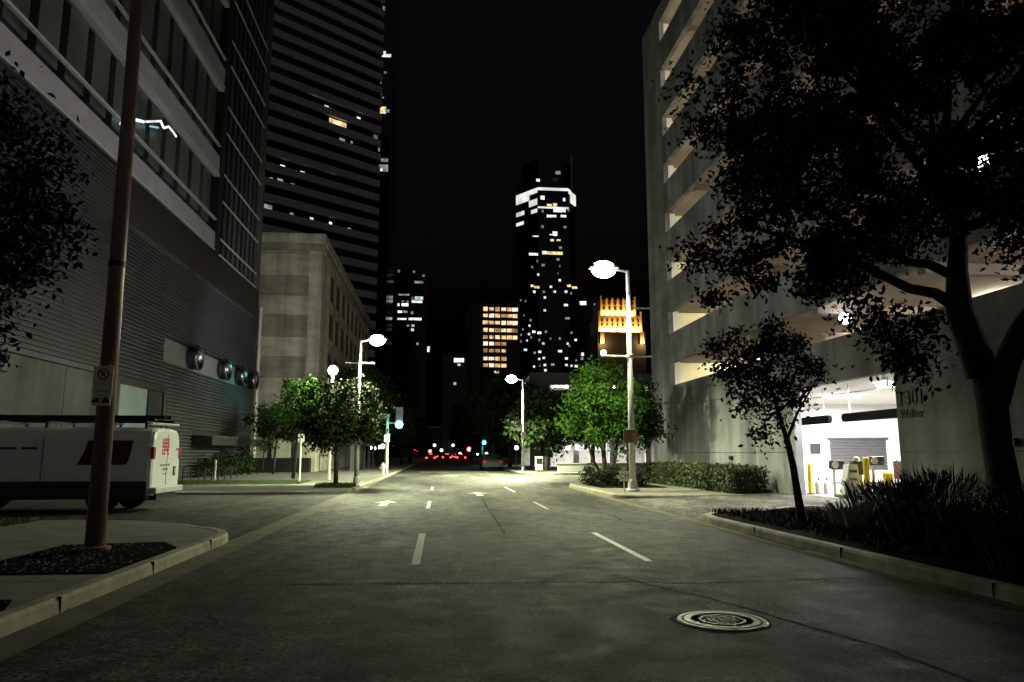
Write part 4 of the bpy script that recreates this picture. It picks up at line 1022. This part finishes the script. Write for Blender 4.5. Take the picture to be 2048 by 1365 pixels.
MB().tube([(11.9,20.55,5.58),(11.9,20.55,5.88)],.03,6).build('stem', M_black, dl)
dl2 = thing('flood_lamp', (13,15.9,8.4), 'bright pinkish lamp among the leaves of the big right tree', 'lamp')
MB().ball((12.2,14.95,8.0),.2,12,8).build('globe', emit('flood_globe_pink',(1,.9,.95),14), dl2)
MB().tube([(12.2,14.95,8.18),(12.2,14.95,8.38)],.03,6).build('stem', M_black, dl2)
MB().box(12.2,12.5,11.9,13.4,5.7,5.88).build('deck_light', emit('entrance_lamp',(1,.98,.95),18), pg)

# ---- entrance equipment
def bollard(label, x, y, h=1.0, r=.075, z=.2):
    t = thing('bollard',(x,y,z),label,'bollard','yellow bollards in the garage entrance')
    MB().lathe([(r,0),(r,h-.05),(r*.8,h-.01),(r*.3,h)],(x,y,z),14).build('post', M_yellow, t)
    MB().lathe([(r*1.5,0),(r*1.5,.03),(r,.04)],(x,y,z),14).build('base_plate', M_black, t)
bollard('yellow bollard just inside the left edge of the lit garage entrance', 11.55,22.55,.95)
bollard('tall yellow bollard right of the ticket machine', 11.9,20.0,1.15,.085)
bollard('yellow bollard under the right barrier box', 12.9,20.6,.75,.14)
mi = thing('concrete_island', (12,20.3,.2), 'low concrete island under the ticket machine', 'kerb island')
MB().box(11.5,13.4,19.75,21.1,.2,.3).build('slab', M_walk, mi, bevel=.03)
tm = thing('ticket_machine', (11.65,20.6,.3), 'white ticket machine on a slanted body in the garage entrance', 'ticket machine')
MB().extr([(11.42,20.35,.3),(11.92,20.35,.3),(11.86,20.35,1.15),(11.6,20.35,1.15)],(0,.3,0)).build('cabinet', M_white, tm)
MB().box(11.6,11.82,20.335,20.349,.92,1.0).box(11.58,11.8,20.335,20.349,.7,.76).build('slots', M_roll, tm)
ps = thing('payment_post', (11.95,20.7,.3), 'payment post with black head on a yellow body', 'payment post')
MB().box(11.8,12.02,20.4,20.6,.3,.85).build('body', M_yellow, ps, bevel=.02)
MB().box(11.78,12.04,20.38,20.62,.851,1.25).build('head', M_ink, ps, bevel=.02)
MB().lathe([(.09,0),(.08,.08),(.03,.13)],(11.91,20.5,1.25),12).build('cap', M_white, ps)
def gate(label, x, y, z):
    t = thing('barrier_gate',(x,y,.2),label,'barrier','barrier boxes in the garage entrance')
    MB().box(x-.03,x+.03,y-.03,y+.03,.2,z).build('post', M_galv, t)
    MB().box(x-.1,x+.3,y-.12,y+.12,z,z+.26).build('box', M_ink, t, bevel=.03)
    MB().lathe([(.10,-.01),(.10,.01)],(x-.01,y-.13,z+.13),14,'y').build('lens', M_signw, t)
gate('black barrier box on a thin post left of the ticket machine', 11.6,21.2,1.0)
gate('black barrier box right of the tall yellow bollard', 12.4,20.5,1.12)
fe = thing('sign_stand', (13.0,20.0,.2), 'reddish white notice stand at the right edge of the garage entrance', 'sign')
MB().box(12.72,13.0,20.0,20.03,.75,1.25).build('board', mat('notice_pink',(0.6,0.35,0.3),.6), fe)
MB().tube([(12.86,20.05,.2),(12.86,20.05,1.3)],.02,6).build('post', M_ink, fe)
for k,(x,y,lb2) in enumerate(((12.0,22.9,'left grey gas bottle by the white entrance wall'),(12.25,22.85,'right grey gas bottle by the white entrance wall'))):
    t = thing('gas_bottle',(x,y,.2),lb2,'gas bottle','gas bottles in the garage entrance')
    MB().lathe([(.1,0),(.11,.03),(.11,.32),(.06,.4),(.035,.42)],(x,y,.2),14).build('body', M_galv, t)
    MB().lathe([(.03,.42),(.04,.45),(.02,.5)],(x,y,.2),8).build('valve', M_black, t)

# hedge along the garage wall
rng = np.random.default_rng(21)
hd = thing('hedge', (10.2,28.5,.145), 'long clipped hedge along the foot of the garage wall', 'hedge')
n_ = 15000
P = np.stack([rng.uniform(9.55,10.75,n_), rng.uniform(23.9,34.6,n_), rng.uniform(.16,.98,n_)],1)
face_ = rng.random(n_)
P[face_<.35,0] = 9.55+rng.normal(size=(face_<.35).sum())*.03
e_ = face_>.93; P[e_,1] = 23.9+rng.normal(size=e_.sum())*.03
sel = (face_>=.35)&(face_<.62); P[sel,2] = .99+rng.normal(size=sel.sum())*.035
leaf_mesh('foliage', P, .1, mat('hedge_leaf',(0.05,0.065,0.02),.6,var=.5,scale=2), hd, rng)
MB().box(9.75,10.6,24.25,34.4,.15,.85).build('core', M_bark, hd)

# ================================================================ TREES
# big live oak on the right
trk = [(9.34,11.6,.1),(9.28,11.6,.9),(9.22,11.6,1.6),(9.22,11.62,2.3),(9.18,11.65,2.95)]
left_stem = [(9.13,11.65,2.75),(9.02,11.7,3.3),(8.88,11.75,3.9),(8.95,11.8,4.6),(9.1,11.85,5.4),(8.9,12,6.6)]
right_stem = [(9.3,11.62,2.3),(9.5,11.6,2.9),(9.8,11.55,3.5),(10.3,11.5,4.2),(10.6,11.5,5.0)]
limbL = [(8.88,11.75,3.95),(8.5,11.8,4.2),(8.1,11.9,4.3),(7.5,12.1,4.7),(6.6,12.4,5.2),(5.6,12.7,5.6)]
limbL2 = [(8.92,11.8,4.5),(8.5,11.9,4.75),(8.2,12.0,4.8),(7.6,12.4,5.4),(6.6,12.9,6.4),(5.6,13.3,7.3)]
limb3 = [(9.0,11.9,5.6),(8.3,11.6,6.4),(7.2,11.2,7.4),(6.0,10.8,8.2)]
ells = [((7.9,12.6,7.6),(2.8,2.6,2.6)),((6.6,12.9,6.2),(1.7,1.9,1.9)),((6.5,12.8,8.3),(1.9,2.2,1.9)),((9.2,11.8,7.2),(2.2,2.0,2.0)),((6.8,12.3,5.1),(1.6,1.2,.75)),((5.1,12.9,5.0),(.75,.8,1.1)),((10.3,11.4,6.2),(1.2,1.6,1.7)),((7.9,11.9,9.4),(3.2,2.4,1.4)),((7.3,12.2,5.2),(1.3,1.0,.6)),((6.0,12.8,4.7),(.8,.8,.7)),((9.9,11.0,8.3),(1.6,1.6,1.6))]
ext = [(7.5,11.9,3.5),(7.7,11.8,3.2),(7.95,11.8,3.05),(8.1,11.8,3.3),(7.3,11.9,3.8),(7.1,12.0,4.1),(7.8,11.8,3.7),(8.3,11.8,3.7),(8.0,11.9,2.85),(10.2,11.4,4.6),(10.4,11.3,5.0),(9.9,11.5,5.3),(9.6,11.4,5.0)]
tree('live_oak','large dark live oak with forked trunk at the right edge',(9.2,11.6,.14),trk,[.32,.25,.23,.24,.23],ells,315,150,.37,.125,M_leaf,seed=2,limbs=46,extra=ext,
     attach=[(left_stem,[.26,.24,.22,.17,.14,.08]),(right_stem,[.2,.21,.19,.14,.08]),(limbL,[.13,.1,.09,.08,.06,.03]),(limbL2,[.1,.085,.08,.06,.05,.03]),(limb3,[.1,.08,.06,.03])])
# small leaning tree by the garage entrance
tree('young_tree','small leaning dark tree at the kerb in front of the garage entrance',(6.78,13.6,.14),[(6.78,13.6,.12),(6.7,13.58,.6),(6.62,13.55,1.2),(6.5,13.5,1.75)],[.1,.075,.065,.055],
     [((6.1,13.4,3.1),(.95,.8,.85)),((6.9,13.6,3.2),(.7,.6,.6)),((6.2,13.5,2.4),(.6,.5,.55)),((5.5,13.4,3.4),(.6,.5,.4))],60,75,.26,.095,M_leaf,seed=4,limbs=26,
     extra=[(5.95,13.4,1.85),(6.05,13.4,1.7),(6.3,13.4,2.0)],attach=[([(6.5,13.5,1.7),(6.35,13.5,2.3),(6.15,13.45,3.0)],[.05,.04,.02]),([(6.5,13.5,1.7),(6.75,13.55,2.2),(7.1,13.6,2.7),(7.3,13.6,3.0)],[.035,.025,.018,.01])])
# overhanging tree at the left edge
tree('street_tree','dark leafy tree hanging in from the left edge beside the kerb',(-5.3,6.6,.15),[(-5.3,6.6,.12),(-5.25,6.62,1.5),(-5.2,6.7,2.8),(-5.15,6.9,3.8)],[.14,.12,.1,.08],
     [((-4.95,7.9,4.2),(1.0,1.0,1.25)),((-4.75,8.0,3.3),(.7,.6,.7)),((-5.6,7.4,4.6),(1.0,1.0,1.0))],190,90,.25,.085,mat('left_tree_leaf',(0.016,0.018,0.009),.8,var=.5,scale=1.5),seed=6,limbs=20,extra=[(-4.75,8.1,2.5),(-4.6,8.0,2.7),(-4.65,8.0,2.4),(-4.85,8.0,2.7)])
# green tree on the right island: several thin trunks
tree('island_tree','bright green lamp-lit tree on the right island before the cross street',(7.05,31.4,.15),[(7.05,31.4,.15),(7.0,31.45,1.0),(6.9,31.5,2.0)],[.12,.1,.08],
     [((6.9,31.5,3.9),(1.5,1.4,1.4)),((7.9,31.6,3.3),(1.2,1.2,1.2)),((5.9,31.6,3.3),(1.0,1.0,1.0)),((7.1,31.4,2.3),(1.7,1.2,.8))],95,80,.38,.17,M_leafg,seed=8,limbs=20,
     attach=[([(7.05,31.4,.15),(7.4,31.4,1.0),(7.6,31.4,2.2)],[.09,.08,.06]),([(7.05,31.4,.15),(6.5,31.5,1.2),(6.2,31.5,2.2)],[.07,.06,.05])])
tree('island_tree','darker tree behind the bright green one on the right island',(8.6,33.6,.15),[(8.6,33.6,.15),(8.6,33.6,1.2),(8.65,33.6,2.2)],[.12,.1,.08],
     [((8.7,33.6,3.6),(1.5,1.4,1.3)),((9.3,33.4,2.7),(1.0,1.0,.8))],60,75,.38,.18,M_leafd,seed=9,limbs=12)
for (i,(x,y,lb3)) in enumerate(((6.3,30.4,'round dark shrub at the street end of the right island'),(7.1,30.0,'dark shrub in the middle of the right island bed'),(7.9,29.6,'dark shrub nearest the right lamp in the island bed'))):
    shrub('island_shrub',lb3,(x,y,.55),(.55,.55,.42),900,.12,M_leaf,50+i,'shrubs on the right island')
# left pavement tree
tree('pavement_tree','round dark street tree in a grass pit on the far left pavement',(-4.25,31.5,.1),[(-4.25,31.5,.1),(-4.25,31.5,1.0),(-4.3,31.5,1.9)],[.1,.09,.08],
     [((-4.7,31.6,3.2),(1.25,1.1,1.2)),((-3.5,31.6,3.3),(1.1,1.0,1.2)),((-4.2,31.5,2.3),(1.6,1.0,.7))],130,90,.36,.15,M_leafp,seed=14,limbs=14)
tree('pavement_tree','tree with lamp-lit yellow green leaves behind the post lamp',(-8.0,42.2,.1),[(-8.0,42.2,.1),(-7.9,42.2,1.6),(-7.8,42.2,2.8)],[.1,.09,.07],
     [((-7.7,41.8,4.5),(1.2,1.0,1.1)),((-8.3,41.9,3.8),(.9,.8,.7)),((-7.0,42,4.0),(1.0,.9,1.0))],60,70,.38,.2,M_leafg,seed=15,limbs=12)
tree('pavement_tree','small dark tree against the stone wall beside the slatted office',(-11.2,52,.1),[(-11.2,52,.1),(-11.1,52,1.6),(-11.0,52,2.6)],[.08,.07,.06],
     [((-11.0,52,3.3),(1.5,1.0,.9)),((-12.2,52.2,4.0),(1.0,.8,.8))],45,60,.42,.22,M_leafd,seed=16,limbs=10)
tree('pavement_tree','flat-topped dark sapling before the stone wall, middle of the three',(-9.2,50.5,.1),[(-9.2,50.5,.1),(-9.2,50.5,1.5),(-9.1,50.5,2.4)],[.07,.06,.05],
     [((-9.1,50.5,2.9),(1.4,1.0,.6)),((-8.6,50.6,3.6),(.9,.8,.7))],36,60,.4,.22,M_leafd,seed=17,limbs=10)
# big trees down the left side of the street
for i,(x,y,h,r,lb4) in enumerate(((-6.9,66,9.5,2.6,'big dark tree beside the stone building, nearest of the left row'),(-5.6,78,9.0,2.8,'second big dark tree of the left row beyond the signal'),(-4.6,92,8.0,2.6,'third tree of the left row, faintly green by the far traffic'),(-4.4,112,7.0,2.6,'last dark tree of the left row near the far traffic'))):
    tree('avenue_tree',lb4,(x,y,.1),[(x,y,.1),(x,y,1.6),(x+.1,y,3.0)],[.22,.18,.14],[((x,y,h*.62),(r,r,h*.34)),((x+.8,y-.5,h*.5),(r*.8,r*.8,h*.22)),((x-.6,y,h*.78),(r*.7,r*.7,h*.22))],90,70,.62,.36,M_leafd,'avenue trees',70+i,14)
for i,(x,y,h,r,lb5) in enumerate(((8.2,57.5,6.6,2.2,'dark tree just beyond the right cross street behind the second lamp'),(6.9,74,9.2,3.0,'big black tree on the right beyond the newspaper box'),(6.3,90,11.0,3.6,'tallest black tree overhanging the far street on the right'),(4.9,118,10.5,4.0,'farthest black tree closing the street on the right'),(13.2,64,7.8,2.3,'low dark tree before the lit fascia of the parking building'))):
    tree('avenue_tree',lb5,(x,y,.1),[(x,y,.1),(x,y,1.6),(x+.1,y,3.0)],[.22,.18,.14],[((x,y,h*.62),(r,r,h*.34)),((x-1.0,y-.5,h*.52),(r*.8,r*.8,h*.2)),((x+.6,y,h*.76),(r*.75,r*.75,h*.22))],100,70,.68,.38,M_leafp,'avenue trees',80+i,14)

# spiky shrubs at the lower right
def spiky(label, x, y, h, w_, n, seed, m):
    t = thing('grassy_shrub',(x,y,.14),label,'shrub','spiky shrubs on the right planting bed')
    rng = random.Random(seed); mb = MB()
    for _ in range(n):
        a = rng.uniform(0,6.283); rad = w_*rng.random()**.5*.55; x0 = x+math.cos(a)*rad; y0 = y+math.sin(a)*rad
        a2 = a+rng.uniform(-.8,.8); l = h*rng.uniform(.6,1.1); sp_ = l*rng.uniform(.1,.75); ww = rng.uniform(.008,.017)
        ddx, ddy = math.cos(a2), math.sin(a2)
        q = [(0,0),(.3*sp_,.5*l),(.7*sp_,.85*l),(sp_,l*rng.uniform(.85,1.0))]
        vs = []
        for k,(u,z) in enumerate(q):
            wq = ww*(1,1,.75,.08)[k]
            vs += [(x0+ddx*u-ddy*wq,y0+ddy*u+ddx*wq,.14+z),(x0+ddx*u+ddy*wq,y0+ddy*u-ddx*wq,.14+z)]
        mb.add(vs,[(0,1,3,2),(2,3,5,4),(4,5,7,6)])
    mb.build('blades', m, t)
    MB().lathe([(w_*.3,0),(w_*.22,.12),(w_*.05,.2)],(x,y,.14),10).build('crown_base', M_bark, t)
    return t
M_spk = mat('dark_blade',(0.018,0.02,0.011),.6,var=.4,scale=3)
spots = [(8.3,13.4,1.05,1.0,'spiky dark shrub closest to the lit garage entrance'),(8.0,11.9,1.1,1.1,'spiky dark shrub in front of the oak, street side'),(9.4,13.3,1.3,1.1,'tall spiky shrub behind the oak trunk toward the garage wall'),(8.7,10.3,1.05,1.1,'spiky shrub just left of the oak trunk base'),(7.2,10.6,.9,1.0,'spiky shrub at the kerb below the oak crown'),(6.9,9.2,.85,1.0,'low spiky shrub at the right kerb, nearer the camera'),(7.9,8.9,1.0,1.1,'spiky shrub right of the kerb at the lower right'),(9.8,10.4,1.2,1.1,'spiky shrub right of the oak trunk at the frame edge'),(6.6,7.8,.8,.9,'nearest spiky shrub at the lower right corner kerb'),(7.4,7.6,.95,1.0,'second nearest spiky shrub at the lower right corner')]
for i,(x,y,h,w_,lb6) in enumerate(spots): spiky(lb6,x,y,h*.84,w_,520,90+i,M_spk)
spiky('pale dry grass clump lit at the edge of the right bed',7.35,12.7,.5,.8,260,120,mat('pale_blade',(0.2,0.2,0.15),.6,var=.4,scale=3))

# ================================================================ FENCE, GLOBES, FAR TRAFFIC
fn = thing('iron_fence', (-6.7,60,.1), 'fence of pale upright posts along the far left pavement', 'fence')
for k in range(9):
    y = 58.5+k*4.6
    MB().box(-6.85,-6.6,y-.12,y+.12,.1,2.7).build('post', M_panel, fn)
MB().box(-6.76,-6.7,58.5,95,.5,.6).box(-6.76,-6.7,58.5,95,2.2,2.3).build('rail', M_black, fn)
GG='globe lamps along the far pavements'
def globe(px,py,Y,label,r=.2,e=E_globe):
    p = at(px,py,Y)
    t = thing('globe_lamp',(p.x,Y,.1),label,'lamp',GG)
    MB().tube([(p.x,Y,.1),(p.x,Y,p.z-r*.9)],.05,6).build('post', M_black, t)
    MB().ball((p.x,Y,p.z),r,12,8).build('globe', e, t)
    return t
for a_ in ((765,893,75,'large white globe lamp left of the signal pole',.24),(757,895,83,'globe lamp second from the signal pole on the left',.2),(749,897,91,'globe lamp third from the signal pole on the left',.2),(741,896,100,'globe lamp farthest left behind the fence posts',.22),(1033,896,60,'white globe lamp left of the second right street lamp',.17),(973,908,100,'small globe lamp under the far green light',.2),(955,909,110,'faint globe lamp left of the far green light',.14)):
    globe(*a_)
for (px,py,Y,lb7) in ((869,891,240,'pale lamp above the far red traffic lights'),(906,891,260,'pale lamp high in the middle of the far traffic'),(883,901,230,'whitish lamp between the far red lights'),(898,911,230,'low white lamp among the far tail lights'),(920,908,240,'cream lamp right of centre in the far traffic')):
    globe(px,py,Y,lb7,.5,emit('far_globe',(1,.85,.7),2.5))
globe(1207,706,60,'white globe of a tall lamp seen over the bright green tree',.26)
# cars
def car(label, x, y, m, taillit=True, group='cars in the far traffic'):
    t = thing('car',(x,y,0),label,'car',group)
    prof = [(-2.2,.35),(-2.25,.75),(-2.1,.95),(-1.5,1.0),(-.9,1.42),(.6,1.45),(1.3,1.0),(2.1,.88),(2.25,.6),(2.2,.35)]
    mb = MB(); vs=[]; 
    for (hw) in (-.88,.88):
        for (u,z) in prof: vs.append((x+hw*(.82 if z>1.1 else 1),y+u,z))
    n=len(prof)
    mb.add(vs,[tuple(range(n)),tuple(range(2*n-1,n-1,-1))]+[(i,i+n,(i+1)%n+n,(i+1)%n) for i in range(n)])
    mb.build('body', m, t)
    MB().add([(x-.62,y-1.42,1.06),(x+.62,y-1.42,1.06),(x+.55,y-1.0,1.37),(x-.55,y-1.0,1.37)],[(0,1,2,3)]).build('rear_window', M_vanglass, t)
    for sx in (-.72,.72):
        MB().box(x+sx-.15,x+sx+.15,y-2.29,y-2.22,.68,.86).build('tail_light', E_redoff if taillit else M_redglass, t)
        if sx < 0 and taillit: MB().box(x-.25,x+.25,y-1.02,y-.96,1.36,1.43).build('brake_light', E_redoff, t)
        for u in (-1.35,1.35): MB().lathe([(.2,-.1),(.32,-.08),(.32,.08),(.2,.1)],(x+sx*1.12,y+u,.32),14,'x').build('wheel', M_rubber, t)
    return t
cars = [(-1.4,210,M_carp,'dark car behind all others in the left lane by the lamp'),(1.4,205,M_carp,'dark car behind the pale one in the middle lane'),(4.2,215,M_carp2,'last pale car of the right lane before the far end'),(1.5,190,M_carp2,'silver car two behind in the middle lane'),(-1.6,132,M_carp2,'silver car nearest in the far traffic, left lane'),(1.3,146,M_carp,'dark car in the middle lane of the far traffic'),(3.9,140,M_carp,'dark car in the right lane of the far traffic'),(-1.7,158,M_carp,'dark car behind the silver one in the left lane'),(1.4,172,M_carp2,'pale car far down the middle lane'),(4.1,165,M_carp2,'pale car in the right lane under the red light'),(-1.5,185,M_carp,'farthest dark car in the left lane'),(4.0,190,M_carp,'farthest dark car in the right lane')]
for (x,y,m_,lb8) in cars: car(lb8,x,y,m_)
car('dark parked car at the right kerb beyond the second lamp', 4.5, 66, M_black, False, 'parked cars')
fb = thing('street_end_building', (0,420,0), 'dark low building closing the far end of the street', 'building')
MB().box(-26,26,420,440,0,16).build('core', M_glassdark, fb)
MB().box(-26.2,26.2,419.8,440.2,16,16.6).build('parapet', M_band, fb)

# ================================================================ WORLD AND MOONLESS SKY
wd = bpy.data.worlds.new("World"); scene.world = wd; wd.use_nodes = True
nt = wd.node_tree; bg = nt.nodes['Background']
sky = nt.nodes.new('ShaderNodeTexSky'); sky.sky_type = 'NISHITA'; sky.sun_disc = False
sky.sun_elevation = R(-4); sky.sun_rotation = R(200)
nt.links.new(sky.outputs[0], bg.inputs['Color']); bg.inputs['Strength'].default_value = 0.15
sd = bpy.data.lights.new('sky_glow','SUN'); sd.energy = 0.07; sd.angle = R(110); sd.color = (.92,.95,1)
so = bpy.data.objects.new('sky_glow', sd); col.objects.link(so); so.rotation_euler = (R(40),0,0)
